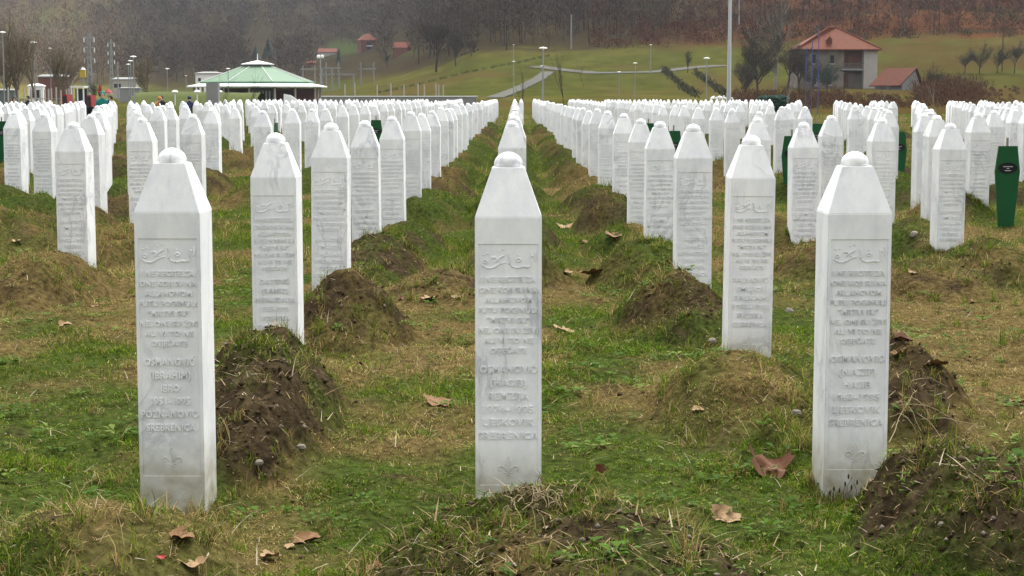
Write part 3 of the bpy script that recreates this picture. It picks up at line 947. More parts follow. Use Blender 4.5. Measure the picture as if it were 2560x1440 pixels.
# calligraphy strokes traced on the sharpest stone: crop pixels
AR = [[(780,792),(790,783),(802,790),(798,802),(784,800),(780,792)], [(772,812),(790,826),(822,834),(852,824),(880,806),(915,798)],
      [(826,772),(848,766),(866,782),(846,796)], [(850,788),(880,768),(905,752)], [(930,742),(938,770),(937,800),(929,806)],
      [(975,786),(985,772),(1000,776),(1000,790),(978,794)], [(944,808),(955,824),(985,832),(1020,824),(1045,828),(1062,812),(1060,752)],
      [(1088,730),(1092,760),(1088,795)], [(1070,752),(1078,765)]]
ARD = [(782,748),(806,744),(874,726),(897,717),(988,752),(880,792)]
def arabic(b):
    def cv(p): return ((p[0] - 930)/2.57/645.0, (1240 - (340 + p[1]/2.571))/ 687.0 + 0.0)
    for st in AR:
        pts = []
        for k in range(len(st) - 1):
            p0, p1, p2, p3 = st[max(k-1, 0)], st[k], st[k+1], st[min(k+2, len(st)-1)]
            for q in range(4):
                t = q/4
                pts.append(tuple(.5*((2*p1[i]) + (-p0[i]+p2[i])*t + (2*p0[i]-5*p1[i]+4*p2[i]-p3[i])*t*t + (-p0[i]+3*p1[i]-3*p2[i]+p3[i])*t**3) for i in (0, 1)))
        pts.append(st[-1])
        P3 = [(cv(p)[0], -HW + .0042, cv(p)[1]) for p in pts]
        n = len(P3)
        b.tube(P3, [.0028 + .0014*math.sin(math.pi*i/max(1, n-1)) for i in range(n)], 6)
    for p in ARD:
        x, z = cv(p)
        b.tube([(x-.0028, -HW+.004, z+.001), (x+.0028, -HW+.004, z-.001)], [.0026, .0026], 6)
def fleur(b):
    """stylised lily: centre petal, two curled side petals, band, foot"""
    zc = (1240 - 1168)/687.0
    y = -HW + .0042
    def P2(x, z): return (x, y, zc + z)
    for sgn in (-1, 1):
        b.tube([P2(sgn*.004, -.012), P2(sgn*.012, .004), P2(sgn*.024, .012), P2(sgn*.034, .008), P2(sgn*.036, -.002), P2(sgn*.030, -.008), P2(sgn*.025, -.003)], [.0018, .003, .0034, .003, .0026, .002, .0014], 6)
        b.tube([P2(0, .048), P2(sgn*.009, .030), P2(sgn*.011, .014), P2(sgn*.002, -.012)], [.0012, .0022, .0026, .0016], 6)
        b.tube([P2(sgn*.003, -.018), P2(sgn*.008, -.026), P2(sgn*.014, -.028)], [.0018, .0022, .001], 6)
    b.tube([P2(-.016, -.014), P2(0, -.016), P2(.016, -.014)], [.0018, .0024, .0018], 6)
    b.tube([P2(0, .03), P2(0, -.038)], [.0012, .0022], 6)
SUB = [[("OSMANOVIĆ", 916, 128), ("(IBRAHIM)", 950, 104), ("IBRO", 983, 46), ("1951-1995", 1016, 100), ("POZNANOVIĆI", 1049, 148), ("SREBRENICA", 1083, 124)],
       [("OSMANOVIĆ", 916, 141), ("(HASIB)", 950, 90), ("REMZIJA", 983, 100), ("1974-1995", 1016, 125), ("LJESKOVIK", 1049, 125), ("SREBRENICA", 1083, 148)],
       [("OSMANOVIĆ", 916, 140), ("(NAZIF)", 950, 96), ("HASIB", 983, 70), ("1963-1995", 1016, 118), ("LJESKOVIK", 1049, 124), ("SREBRENICA", 1083, 140)],
       [("DAUTOVIĆ", 916, 104), ("(RAMIZ)", 950, 96), ("MUHAMEDALIJA", 983, 140), ("1955-1995", 1016, 96), ("VOLJAVICA", 1049, 100), ("SREBRENICA", 1083, 128)],
       [("SALIHOVIĆ", 916, 128), ("(MUJO)", 950, 100), ("SALKAN", 983, 120), ("1953-1995", 1016, 130), ("SUĆESKA", 1049, 96), ("SREBRENICA", 1083, 130)]]
def bottom_of(b):
    return b
INSC, EMBL = [], None
for L in SUB:
    b = text_lines(PRAYER + [(s, yp, wp, .026) for s, yp, wp in L])
    arabic(b)
    INSC.append(b.mesh("inscription", M['marble']))
fb = MB(); fleur(fb); EMBL = fb.mesh("flower_emblem", M['marble'])

STONES.sort(key=lambda s: s['d'])
# individuals: the 300 nearest inside the frame
indiv, rest = [], []
for s in STONES:
    p = px_of(s['x'], s['d'])
    if -F*.13/s['d'] < p < 2560 + F*.13/s['d'] and len(indiv) < 300: indiv.append(s)
    elif -250 < p < 2810: rest.append(s)
order = {0: 1, 1: 0, 2: 2}
for i, s in enumerate(indiv):
    near = s['d'] < 34
    zz = s['z'] + (0 if s['d'] < 35 else 0)
    if near:
        o = empty("gravestone", (s['x'], s['d'], zz), s['rot'])
        link("shaft", SHAFT, o); link("dome", DOME, o)
        if i < 3:
            k = 0 if s['x'] < -.5 else (1 if s['x'] < .5 else 2)
        elif i == 3: k = 3
        elif i == 4: k = 4
        else: k = [3, 4][i % 2]
        link("inscription", INSC[k], o); link("flower_emblem", EMBL, o)
    else:
        o = link("gravestone", WHOLE, None, (s['x'], s['d'], zz), (jit(.014), jit(.018), s['rot']))
    if near: o.rotation_euler = (jit(.004) if i < 3 else jit(.010), jit(.009) if i > 2 else 0, s['rot'])
    tag(o, s['where'], "gravestone", "white marble gravestones standing in rows")
# farther ones as one mass
wv = np.array([v.co for v in WHOLE.vertices]); wf = [list(p.vertices) for p in WHOLE.polygons]
V, Fc, Np = [], [], []
off = 0
for s in rest:
    c_, s_ = math.cos(s['rot']), math.sin(s['rot'])
    q = wv.copy(); q[:, 0] = wv[:, 0]*c_ - wv[:, 1]*s_ + s['x']; q[:, 1] = wv[:, 0]*s_ + wv[:, 1]*c_ + s['d']; q[:, 2] += s['z']
    V.append(q)
    for f in wf: Fc += [a + off for a in f]; Np.append(len(f))
    off += len(wv)
if rest:
    me = mesh_np("distant_gravestones", np.concatenate(V), Fc, Np, M['marble'])
    tag(link("distant_gravestones", me), "mass of the farthest white gravestones, only their tops showing", "gravestones", None, "stuff")
print("stones", len(STONES), "individual", len(indiv), "rest", len(rest))

# ------------------------------------------------------------------ green coffin-shaped wooden markers
def marker_parts():
    prof = [(.075, -.15), (.085, 0), (.14, .62), (.105, .90)]
    b = MB()
    t = .014
    b.loft([[(-w, -t, z), (w, -t, z), (w, t, z), (-w, t, z)] for w, z in prof])
    board = b.mesh("board", M['green'])
    p = MB()
    n = 28
    p.loft([[(.108*math.cos(6.283*i/n), yy, .655 + .062*math.sin(6.283*i/n)) for i in range(n)] for yy in (-t - .001, -t - .006)])
    plate = p.mesh("name_plate", M['plate'])
    l = MB()
    for wd, z in ((.052, .672), (.013, .652), (.034, .628)):
        x = -wd
        while x < wd:
            q = random.uniform(.004, .007); l.box(x, x + q, -t - .0085, -t - .0062, z - .004, z + .004); x += q + .003
    let = l.mesh("name_lettering", M['letter'])
    k = MB(); k.box(-.012, .012, t + .001, t + .02, -.2, .99)
    return board, plate, let, k.mesh("stake", M['palebark'])
MP = marker_parts()
MARK = [(2520, 365, 19.6, 3, "green coffin-shaped wooden marker with a black oval plate, nearest at the right edge"),
        (2246, 330, 28.0, 5, "green wooden marker half hidden right of a gravestone at the right aisle"),
        (1980, 340, 24.5, -4, "green wooden marker showing left of the gravestone with twin domes"),
        (2044, 309, 35.0, 10, "thin strip of a green marker between two gravestones on the right"),
        (1684, 327, 28.5, -5, "green marker between the second and third large right gravestones"),
        (1621, 308, 35.0, -4, "green marker behind the third and fourth right column gravestones"),
        (940, 300, 38.5, 2, "wide green marker between two gravestones left of the central aisle"),
        (690, 307, 36.0, 84, "green marker seen edge on above the second large left gravestone"),
        (3, 303, 38.0, 0, "green marker cut off by the left edge of the photo")]
for i, (px, py, d, rot, lab) in enumerate(MARK):
    x, zt = XZ(px, py, d)
    o = empty("grave_marker", (x, d, max(-.1, min(.12, zt - .90))), R(rot))
    link("board", MP[0], o); pl = link("name_plate", MP[1], o); link("name_lettering", MP[2], pl); link("stake", MP[3], o)
    tag(o, lab, "grave marker", "green wooden grave markers among the stones")

# ------------------------------------------------------------------ background structures
def flat_base(x, y): return float(base_z(np.array([x]), np.array([float(y)]))[0])

def lamp(px, ytop, d, headpx, lab, style='disc', mat='steel', polepx=None):
    x, zt = XZ(px, ytop, d)
    z0 = flat_base(x, d)
    o = empty("street_lamp", (x, d, z0))
    h = zt - z0
    pr = (polepx or max(2.2, headpx*.20))*d/F/2
    hr = headpx*d/F/2
    b = MB(); b.lathe([(pr*1.5, -.3), (pr*1.5, .25), (pr, .3), (pr*.75, h - hr*.7)], 8); b.obj("pole", M[mat], o)
    if style == 'disc':
        b = MB(); b.lathe([(hr*.16, h - hr*.75), (hr*.3, h - hr*.5), (hr*.3, h - hr*.42)], 10); b.obj("lantern", M['letter'], o)
        b = MB(); b.lathe([(hr*.9, h - hr*.42), (hr, h - hr*.36), (hr*.85, h - hr*.2), (hr*.2, h - .02), (hr*.08, h)], 14); b.obj("lamp_shade", M['white'], o)
    elif style == 'twin':
        for sx in (-1, 1):
            b = MB(); b.lathe([(hr*.25, -hr*.5), (hr*.5, -hr*.2), (hr*.5, hr*.2), (hr*.2, hr*.5)], 8, (sx*hr*.55, 0, h - hr*.5)); b.obj("lamp_head", M['white'], o)
    tag(o, lab, "street lamp", "grey street lamps round the cemetery")
    return o
lamp(1358, 117, 112, 21, "street lamp with a wide white disc head, standing right of the central aisle")
lamp(1284, 152, 150, 9, "small-headed street lamp left of the wide disc lamp by the path")
lamp(1356, 163, 170, 10, "small lamp head in line with the pole of the wide disc lamp")
lamp(1284, 111, 330, 5, "thin distant pole lamp on the slope above the path's left end")
lamp(1548, 178, 190, 9, "low street lamp on the green slope, leftmost of the pair right of the path bend")
lamp(1588, 156, 160, 11, "taller street lamp of the pair on the green slope")
lamp(1627, 111, 330, 7, "thin distant street lamp high on the green slope")
lamp(1767, 143, 130, 16, "street lamp with a flat head left of the very tall lamp post")
lamp(418, 170, 200, 11, "street lamp standing alone left of the pavilion")
lamp(570, 170, 230, 11, "street lamp in front of the green roof's left slope")
lamp(465, 188, 240, 7, "small street lamp at the left tip of the pavilion roof")
lamp(333, 139, 120, 17, "tallest of the three clustered street lamps on the left")
lamp(326, 150, 150, 14, "middle one of the three clustered street lamps on the left")
lamp(321, 159, 175, 12, "lowest of the three clustered street lamps on the left")
lamp(84, 103, 170, 19, "street lamp with a broad head among the bare trees at the left")
lamp(125, 119, 210, 9, "small street lamp right of the broad one among the bare trees")
lamp(6, 78, 120, 17, "street lamp cut by the left edge of the photo")
lamp(180, 163, 240, 8, "far street lamp left of the yellow box sign")
lamp(801, 137, 260, 17, "floodlight pole with two white heads right of the pavilion roof", 'twin')
# very tall tapered post
x, _ = XZ(1822, 250, 90)
o = empty("tall_lamp_post", (x, 90, 0))
b = MB(); b.lathe([(.16, -.3), (.16, .1), (.115, .15), (.062, 9.0)], 12); b.obj("pole", M['steel'], o, True)
b = MB(); b.tube([(0, 0, 8.9), (0, -.3, 9.3), (0, -1.1, 9.45)], [.06, .05, .04], 6); b.obj("arm", M['steel'], o)
b = MB(); b.box(-.14, .14, -1.7, -1.05, 9.40, 9.52); b.obj("lamp_head", M['steel'], o)
tag(o, "very tall grey tapered lamp post rising out of the frame right of centre", "lamp post")

def pole(px, ytop, ybase, rpx, d, name, mat, lab, cat, group=None, cross=False):
    if d is None: x, d, z0 = ray_ground(px, ybase)
    else: x = XZ(px, ytop, d)[0]; z0 = flat_base(x, d)
    zt = XZ(px, ytop, d)[1]
    r = rpx*d/F/2
    b = MB(); b.lathe([(r, -.5), (r*.7, zt - z0)], 6)
    if cross: b.box(-r*6, r*6, -r, r, zt - z0 - r*3, zt - z0 - r*1.5)
    o = b.obj(name, M[mat]); o.location = (x, d, z0)
    tag(o, lab, cat, group)
    return o
pole(1428, 36, 125, 4.5, None, "utility_pole", 'concrete', "pale utility pole at the top edge of the green slope", "utility pole")
pole(1847, -60, 78, 4.5, None, "utility_pole", 'concrete', "pale utility pole on the brown hillside right of the tall lamp post", "utility pole")
pole(2505, 40, 180, 3, None, "utility_pole", 'bark', "thin dark pole in the orchard at the upper right", "utility pole")
for px, yt, lab in [(862, 210, "first from the pavilion"), (887, 208, "second from the pavilion"), (943, 212, "third from the pavilion"), (977, 208, "fourth from the pavilion"),
                (1010, 212, "fifth from the pavilion"), (1045, 208, "sixth from the pavilion"), (1061, 211, "seventh from the pavilion"), (1090, 209, "eighth from the pavilion"), (1097, 211, "ninth from the pavilion"), (1108, 211, "last before the central aisle")]:
    pole(px, yt, 240, 4.4, 152, "white_post", 'offwhite', "slim white post behind the graves, " + lab, "post", "row of slim white posts behind the graves")
for px, yt, lab in [(2016, 118, "leftmost of the blue poles in front of the large house"), (2031, 100, "middle one of the blue poles in front of the large house"), (2048, 60, "tallest, rightmost of the blue poles before the large house")]:
    pole(px, yt, 250, 2.6, 140, "blue_pole", 'blue', lab, "pole", "thin blue poles before the large house")
# low white wall behind the graves
b = MB(); x0 = XZ(805, 240, 148)[0]; x1 = XZ(1192, 240, 148)[0]; b.box(x0, x1, 148, 148.35, -.2, 1.38)
o = b.obj("low_wall", M['concrete']); tag(o, "long low pale wall behind the graves left of the central aisle", "wall")
b = MB(); b.box(x0 - .05, x1 + .05, 147.92, 148.43, 1.382, 1.47); c = b.obj("coping", M['white'], o)

# path draped on the slope
def drape(pts, wpx, name, mat, lab):
    P3 = []
    for k in range(len(pts) - 1):
        for q in range(12):
            t = q/12
            P3.append(ray_ground(pts[k][0]*(1-t) + pts[k+1][0]*t, pts[k][1]*(1-t) + pts[k+1][1]*t))
    V, Fc = [], []
    for i, (x, d, z) in enumerate(P3):
        a, c2 = P3[max(0, i-1)], P3[min(len(P3)-1, i+1)]
        t = Vector((c2[0]-a[0], c2[1]-a[1])); t = t.normalized() if t.length > 0 else Vector((1, 0))
        n_ = Vector((-t.y, t.x)) * wpx
        for s_ in (-1, 0, 1):
            X_, Y_ = x + n_.x*s_, d + n_.y*s_
            V.append((X_, Y_, flat_base(X_, Y_) + .12))
    for i in range(len(P3) - 1):
        for s_ in (0, 1): Fc.append((3*i+s_, 3*i+s_+1, 3*i+s_+4, 3*i+s_+3))
    me = bpy.data.meshes.new(name); me.from_pydata(V, [], Fc); me.materials.append(M[mat])
    tag(link(name, me), lab, "path", None, "structure")
drape([(1236, 246), (1290, 226), (1345, 200), (1372, 180)], 1.2, "path", 'path', "grey path climbing the green slope from the central aisle")
drape([(1345, 168), (1400, 176), (1480, 184), (1560, 184), (1640, 182), (1720, 172), (1810, 165)], 1.8, "upper_path", 'path', "grey path running level across the green slope")

def fence_line(pts, h, name, mat, lab, every=1, rail=True):
    """row of short dark hedge or fence pieces along the slope"""
    o = None; b = MB()
    for k in range(len(pts) - 1):
        for q in range(5):
            t = (q + .1)/5; t2 = (q + .72)/5
            a = ray_ground(pts[k][0]*(1-t) + pts[k+1][0]*t, pts[k][1]*(1-t) + pts[k+1][1]*t)
            c2 = ray_ground(pts[k][0]*(1-t2) + pts[k+1][0]*t2, pts[k][1]*(1-t2) + pts[k+1][1]*t2)
            va, vc = Vector(a), Vector(c2)
            for i in range(70):
                p = va.lerp(vc, random.random()) + Vector((random.gauss(0, h*.25), random.gauss(0, h*.5), random.uniform(0, h*.8)))
                e = p + Vector((random.gauss(0, .3), random.gauss(0, .3), random.uniform(.2, .9)))*h*.6
                s_ = Vector((random.gauss(0, 1), random.gauss(0, 1), random.gauss(0, 1))).normalized()*h*.10
                b.add([p - s_, p + s_, e], [(0, 1, 2)])
    o = b.obj(name, M[mat]); tag(o, lab, "hedge")
fence_line([(940, 236), (1040, 215), (1180, 181), (1290, 160), (1380, 140)], .55, "clipped_hedge", 'hedgeb', "broken dark line of low clipped hedge climbing the green slope")
fence_line([(1150, 142), (1200, 127)], .6, "upper_hedge", 'hedgeb', "short dark hedge line at the top left of the slope")
fence_line([(1740, 246), (1705, 222), (1672, 192), (1660, 180)], 1.2, "slanting_hedge", 'hedgeb', "left one of two dark hedges slanting down the green slope")
fence_line([(1815, 246), (1775, 215), (1735, 185)], 1.2, "slanting_hedge", 'hedgeb', "right one of two dark hedges slanting down the green slope")

# pavilion with green octagonal roof
def pavilion():
    d = 250
    xc = XZ(645, 220, d)[0]
    def zz(py): return XZ(645, py, d)[1]
    o = empty("prayer_pavilion", (xc, d, 0), 0)
    ph = R(22.5)
    hw = 165*d/F
    ze, zg, zc0, zc1, zr = zz(217), zz(205), zz(167), zz(151), zz(135)
    k = 1/math.cos(ph)
    b = MB(); b.lathe([(hw*.80*k, zg), (hw*.22*k, zc0)], 8, ph=ph); b.obj("green_roof", M['roofg'], o)
    b = MB()
    for i in range(8):
        a = ph + i*math.pi/4
        b.tube([(hw*.80*k*math.cos(a), hw*.80*k*math.sin(a), zg + .03), (hw*.22*k*math.cos(a), hw*.22*k*math.sin(a), zc0 + .03)], .06, 4)
    b.obj("roof_ribs", M['letter'], o)
    b = MB(); b.lathe([(hw*.81*k, zg - .22), (hw*.81*k, zg - .02)], 8, ph=ph); b.obj("roof_trim", M['greentrim'], o)
    b = MB(); b.lathe([(hw*1.0*k, ze - .08), (hw*1.0*k, ze + .08), (hw*.80*k, zg - .222)], 8, ph=ph); b.obj("white_eave", M['white'], o)
    b = MB(); b.lathe([(hw*.19*k, zc0 - .1), (hw*.19*k, zc0 + .35)], 8, ph=ph); b.obj("cupola_drum", M['dsteel'], o)
    b = MB(); b.lathe([(hw*.235*k, zc0 + .30), (hw*.235*k, zc0 + .38), (.08, zc1)], 8, ph=ph); b.obj("cupola_roof", M['white'], o)
    b = MB(); b.lathe([(.07, zc1 - .1), (.05, zr), (.01, zr + .05)], 6); b.obj("finial", M['white'], o)
    for i in range(16):
        a = ph + i*math.pi/8
        rr = hw*.9*(k if i % 2 == 0 else 1)
        b = MB(); b.lathe([(.15, -.2), (.15, ze - .08)], 8, (rr*math.cos(a), rr*math.sin(a), 0)); b.obj("column", M['offwhite'], o)
    b = MB(); b.box(-hw*.62, -.10*hw, -1.2, 4, 0, ze - .2); b.obj("brick_wall", M['brick'], o)
    b = MB(); b.box(hw*.25, hw*.85, -.6, 4, 0, ze - .2); b.obj("brick_wall", M['brick'], o)
    b = MB(); b.box(-.098*hw, .248*hw, -2.0, 3.5, 0, ze - .15); b.obj("entrance_screen", M['dsteel'], o)
    b = MB()
    for q in range(6): b.box(-.06*hw + q*.05*hw, -.035*hw + q*.05*hw, -2.06, -2.002, .3, ze - .6)
    b.obj("screen_panes", M['letter'], o)
    tag(o, "octagonal open pavilion with pale green roof, white eaves and small white cupola", "pavilion")
pavilion()
# grey stone pillar
d = 105
x, zt = XZ(532, 206, d)
o = empty("stone_pillar", (x, d, 0), R(-6))
hw = 15*d/F
b = MB(); b.box(-hw, hw, -.22, .22, -.1, zt); b.obj("slab", M['concrete'], o)
b = MB(); b.box(-hw*1.25, hw*1.25, -.35, .35, -.1, .3); b.obj("plinth", M['concrete'], o)
tag(o, "tall grey stone slab standing in front of the pavilion's left eaves", "stone pillar")
# turf bank left of the pavilion
b = MB(); xa, xb = XZ(335, 240, 175)[0], XZ(650, 240, 175)[0]
V = []; n = 40
rings = []
for i in range(n + 1):
    t = i/n; X_ = xa*(1-t) + xb*t
    hh = XZ(335, 231.5 - 3*math.sin(min(1, t*1.3)*math.pi) + jit(.4), 175)[1]
    rings.append([(X_, 171, -.3), (X_, 173.5, hh*.72), (X_, 175.5, hh), (X_, 178, hh*.9), (X_, 181, -.3)])
for r_ in rings: b.v += r_
for i in range(n):
    for j in range(4): b.f.append([i*5+j, (i+1)*5+j, (i+1)*5+j+1, i*5+j+1])
tag(b.obj("turf_bank", M['hedge'], None, True), "low green turf bank left of the pavilion", "bank", None, "structure")
for px, lab in [(447, "left white dome light on the turf bank"), (502, "white dome light on the turf bank next to the stone slab"), (557, "white dome light right of the stone slab")]:
    x, z = XZ(px, 229, 173)
    b = MB(); b.lathe([(.05, -1.3), (.05, -.12), (.30, -.1), (.32, -.02), (.22, .10), (.05, .14)], 12)
    o = b.obj("dome_light", M['white']); o.location = (x, 171.0, z); tag(o, lab, "light", "white dome lights by the bank")

def house(px0, px1, yeave, yroof, ybase, d, name, lab, wall, roof, hip=.35, depth=.7, rz=0, cat="house", gable=False, windows=(), ext=None):
    if d > 500: d = ray_ground((px0+px1)/2, ybase)[1] + 3
    xc = XZ((px0+px1)/2, ybase, d)[0]
    z0, ze, zr = XZ(0, ybase, d)[1], XZ(0, yeave, d)[1], XZ(0, yroof, d)[1]
    W = (px1 - px0)*d/F
    hw = W/2*.93; dp = W*depth/2
    o = empty(name, (xc, d, z0), R(rz))
    b = MB(); b.box(-hw, hw, -dp, dp, -2.5, ze - z0)
    if gable:   # gable ends face left and right
        b.add([(-hw, -dp, ze-z0+.001), (-hw, dp, ze-z0+.001), (-hw, 0, zr-z0-.15), (-hw+.2, -dp, ze-z0+.001), (-hw+.2, dp, ze-z0+.001), (-hw+.2, 0, zr-z0-.15)], [(0,1,2),(5,4,3),(0,2,5,3),(1,4,5,2)])
        b.add([(hw-.2, -dp, ze-z0+.001), (hw-.2, dp, ze-z0+.001), (hw-.2, 0, zr-z0-.15), (hw, -dp, ze-z0+.001), (hw, dp, ze-z0+.001), (hw, 0, zr-z0-.15)], [(0,1,2),(5,4,3),(0,2,5,3),(1,4,5,2)])
    b.obj("wall", M[wall], o)
    ov = W*.045
    e, r = ze - z0 + .003, zr - z0
    rl = 0 if gable else hw*hip*2
    b = MB()
    A = [(-hw-ov, -dp-ov, e-.1), (hw+ov, -dp-ov, e-.1), (hw+ov, dp+ov, e-.1), (-hw-ov, dp+ov, e-.1)]
    Bt = [(p[0], p[1], p[2] + .18) for p in A]
    rx = (hw + ov) if gable else hw*(1-hip*1.6)
    b.add(A + Bt + [(-rx, 0, r), (rx, 0, r)], [(3,2,1,0),(0,1,5,4),(1,2,6,5),(2,3,7,6),(3,0,4,7),(4,5,9,8),(5,6,9),(6,7,8,9),(7,4,8)])
    b.obj("roof", M[roof], o)
    for (u0, u1, v0, v1) in windows:
        b = MB(); b.box(-hw + 2*hw*u0, -hw + 2*hw*u1, -dp - .03, -dp + .05, (ze-z0)*v0, (ze-z0)*v1)
        b.obj("window", M['glass'], o)
    tag(o, lab, cat)
    return o, hw, dp, ze - z0, zr - z0
# large old house on the right: left wing wall, recessed balcony bay, pale corner tower
def big_house():
    d = 300
    def X(p): return (p - 2080)*d/F
    xc = XZ(2080, 200, d)[0]
    zb = XZ(2080, 228, d)[1]
    def Z(py): return XZ(2080, py, d)[1] - zb
    o = empty("country_house", (xc, d, zb))
    ze = Z(128)
    dp = 5.0
    b = MB()
    b.box(X(1975), X(2096), -dp, dp, -2, ze)              # left wing
    b.box(X(2096.5), X(2148), -dp + 1.7, dp, -2, ze)      # recessed bay
    b.obj("wall", M['stain'], o)
    b = MB(); b.box(X(2148.5), X(2184), -dp, dp, -2, ze - .002); b.obj("corner_wall", M['offwhite'], o)
    b = MB(); b.box(X(2097), X(2148), -dp + 1.62, -dp + 1.695, Z(168), ze - .1); b.obj("brick_panel", M['brick'], o)
    b = MB(); b.box(X(2090), X(2147.5), -dp - .5, -dp + 1.6, Z(177), Z(173)); bal = b.obj("balcony", M['concrete'], o)
    b = MB()
    for q in range(12): b.box(X(2091 + q*5), X(2092 + q*5), -dp - .45, -dp - .38, Z(173) + .01, Z(161))
    b.box(X(2090), X(2147.5), -dp - .46, -dp - .37, Z(161) + .01, Z(159.5)); b.obj("railing", M['dsteel'], bal)
    for (p0, p1, y0, y1, m, nm) in [(1981, 1990, 158, 137, 'glass', "window"), (2012, 2022, 160, 138, 'glass', "window"), (2060, 2070, 160, 140, 'glass', "window"),
                            (2015, 2024, 212, 190, 'glass', "window"), (2055, 2064, 212, 188, 'glass', "window")]:
        b = MB(); b.box(X(p0), X(p1), -dp - .03, -dp + .02, Z(y0), Z(y1)); f = b.obj(nm, M[m], o)
        b = MB(); b.box(X(p0) - .12, X(p1) + .12, -dp - .1, -dp - .04, Z(y0) - .15, Z(y0) - .01); b.obj("sill", M['offwhite'], f)
    for (p0, p1, y0, y1) in [(2104, 2113, 220, 184), (2113, 2121, 170, 140)]:
        b = MB(); b.box(X(p0), X(p1), -dp + 1.56, -dp + 1.615, Z(y0), Z(y1)); b.obj("door", M['brown'], o)
    # hipped roof, ridge short, with a break on the left wing
    ov = .9
    zt = Z(69)
    A = [(X(1969), -dp-ov, ze-.02), (X(2192), -dp-ov, ze-.02), (X(2192), dp+ov, ze-.02), (X(1969), dp+ov, ze-.02)]
    Bt = [(p[0], p[1], p[2]+.2) for p in A]
    b = MB()
    b.add(A + Bt + [(X(2066), -.5, zt), (X(2090), .5, zt)], [(3,2,1,0),(0,1,5,4),(1,2,6,5),(2,3,7,6),(3,0,4,7),(4,5,9,8),(5,6,9),(6,7,8,9),(7,4,8)])
    rf = b.obj("roof", M['roofr'], o)
    b = MB()
    for a_, c_ in ((4, 8), (5, 9), (8, 9)):
        vs = A + Bt + [(X(2066), -.5, zt), (X(2090), .5, zt)]
        b.tube([Vector(vs[a_]) + Vector((0, 0, .05)), Vector(vs[c_]) + Vector((0, 0, .05))], .13, 5)
    b.obj("ridge_tiles", M['roofo'], rf)
    b = MB(); b.box(X(2030), X(2038), -2.4, -1.6, ze + 1.0, Z(84)); b.obj("chimney", M['stain'], rf)
    b = MB(); b.box(X(2052), X(2066), -dp + .6, -dp + 1.9, ze + .9, ze + 1.75); b.add([(X(2051), -dp+.4, ze+1.76), (X(2067), -dp+.4, ze+1.76), (X(2067), -dp+2.4, ze+1.76), (X(2051), -dp+2.4, ze+1.76), (X(2059), -dp+.4, ze+2.4), (X(2059), -dp+2.4, ze+2.4)], [(3,2,1,0),(0,1,4),(2,3,5),(1,2,5,4),(3,0,4,5)])
    b.obj("dormer", M['roofo'], rf)
    o.scale = (.93, 1, 1)
    tag(o, "large old two-storey house with red hipped roof and stained pale walls on the right", "house")
big_house()
# shed right of the house: gable faces the viewer, long roof slope to the left
def shed():
    d = 285
    def X(p): return (p - 2235)*d/F
    xc = XZ(2235, 200, d)[0]; zb = XZ(2235, 236, d)[1]
    def Z(py): return XZ(2235, py, d)[1] - zb
    o = empty("shed", (xc, d, zb), R(34))
    g = [(X(2200), Z(204)), (X(2268), Z(163)), (X(2298), Z(208)), (X(2300), -2), (X(2200), -2)]
    b = MB()
    b.loft([[(p[0], yy, p[1]) for p in g] for yy in (-4, 5)]); b.obj("wall", M['concrete'], o)
    b = MB()
    def slab(p, q, t=.2, y0=-4.6, y1=5.6):
        b.loft([[(p[0], yy, p[1] + .02), (q[0], yy, q[1] + .02), (q[0], yy, q[1] + t), (p[0], yy, p[1] + t)] for yy in (y0, y1)])
    slab((X(2178), Z(212)), (X(2268), Z(158))); slab((X(2269), Z(158)), (X(2306), Z(212)))
    b.obj("roof", M['roofd'], o)
    o.scale = (.66, .66, .82); o.location.x += .4
    b = MB(); b.box(X(2262), X(2274), -4.06, -3.95, 0.2, 2.2); b.obj("door", M['brown'], o)
    tag(o, "small grey shed with red roof just right of the large house", "shed")
shed()
house(796, 842, 131, 121, 145, 700, "small_house", "small house with a wide pinkish red roof above the pavilion's right side", 'offwhite', 'roofo', gable=True, depth=.6)
o, hw_, dp_, ze_, zr_ = house(896, 942, 101, 84, 128, 720, "brick_house", "unfinished brick house with red gabled roof on the far hillside", 'brick', 'roofo', gable=False, hip=.5, depth=.7, rz=20, windows=((.35, .62, .55, .85), (.35, .62, .1, .4)))
b = MB(); b.box(-hw_*.35, hw_*.3, -dp_ - 1.0, -dp_ - .05, ze_*.44, ze_*.5); b.obj("balcony", M['white'], o)
house(985, 1026, 120, 105, 136, 740, "hill_house", "red roofed house right of the brick house on the far hillside", 'brick', 'roofo', gable=True, depth=.7, rz=-20)
house(768, 790, 158, 152, 168, 600, "low_house", "small low red roofed house behind the grey metal frames", 'brick', 'roofo', gable=True)
house(490, 560, 184, 179, 212, 380, "white_hall", "white flat-roofed hall behind the left end of the pavilion", 'white', 'concrete', gable=False, hip=.3, depth=.5, windows=((.7, .8, .5, .75), (.1, .2, .3, .6)))
house(284, 345, 199, 193, 226, 360, "white_shop", "small white building behind the three clustered lamps", 'offwhite', 'concrete', gable=False, hip=.1, depth=.5, windows=((.05, .35, .25, .6),))
house(300, 352, 221, 218, 234, 300, "long_shed", "long low grey shed right of the red awning", 'concrete', 'concrete', gable=False, hip=.1, depth=.3)
house(72, 112, 215, 209, 248, 260, "white_kiosk", "white kiosk with an arched roof behind the left fence", 'white', 'white', gable=False, hip=.4, depth=.5, windows=((.15, .45, .1, .7), (.55, .85, .1, .7)))
house(98, 175, 192, 186, 240, 330, "red_building", "long dull red building behind the bare trees at the left", 'brick', 'concrete', gable=False, hip=.1, depth=.3)
house(-30, 40, 226, 222, 248, 240, "grey_building", "low grey building at the left edge", 'dsteel', 'concrete', gable=False, hip=.1, depth=.3)

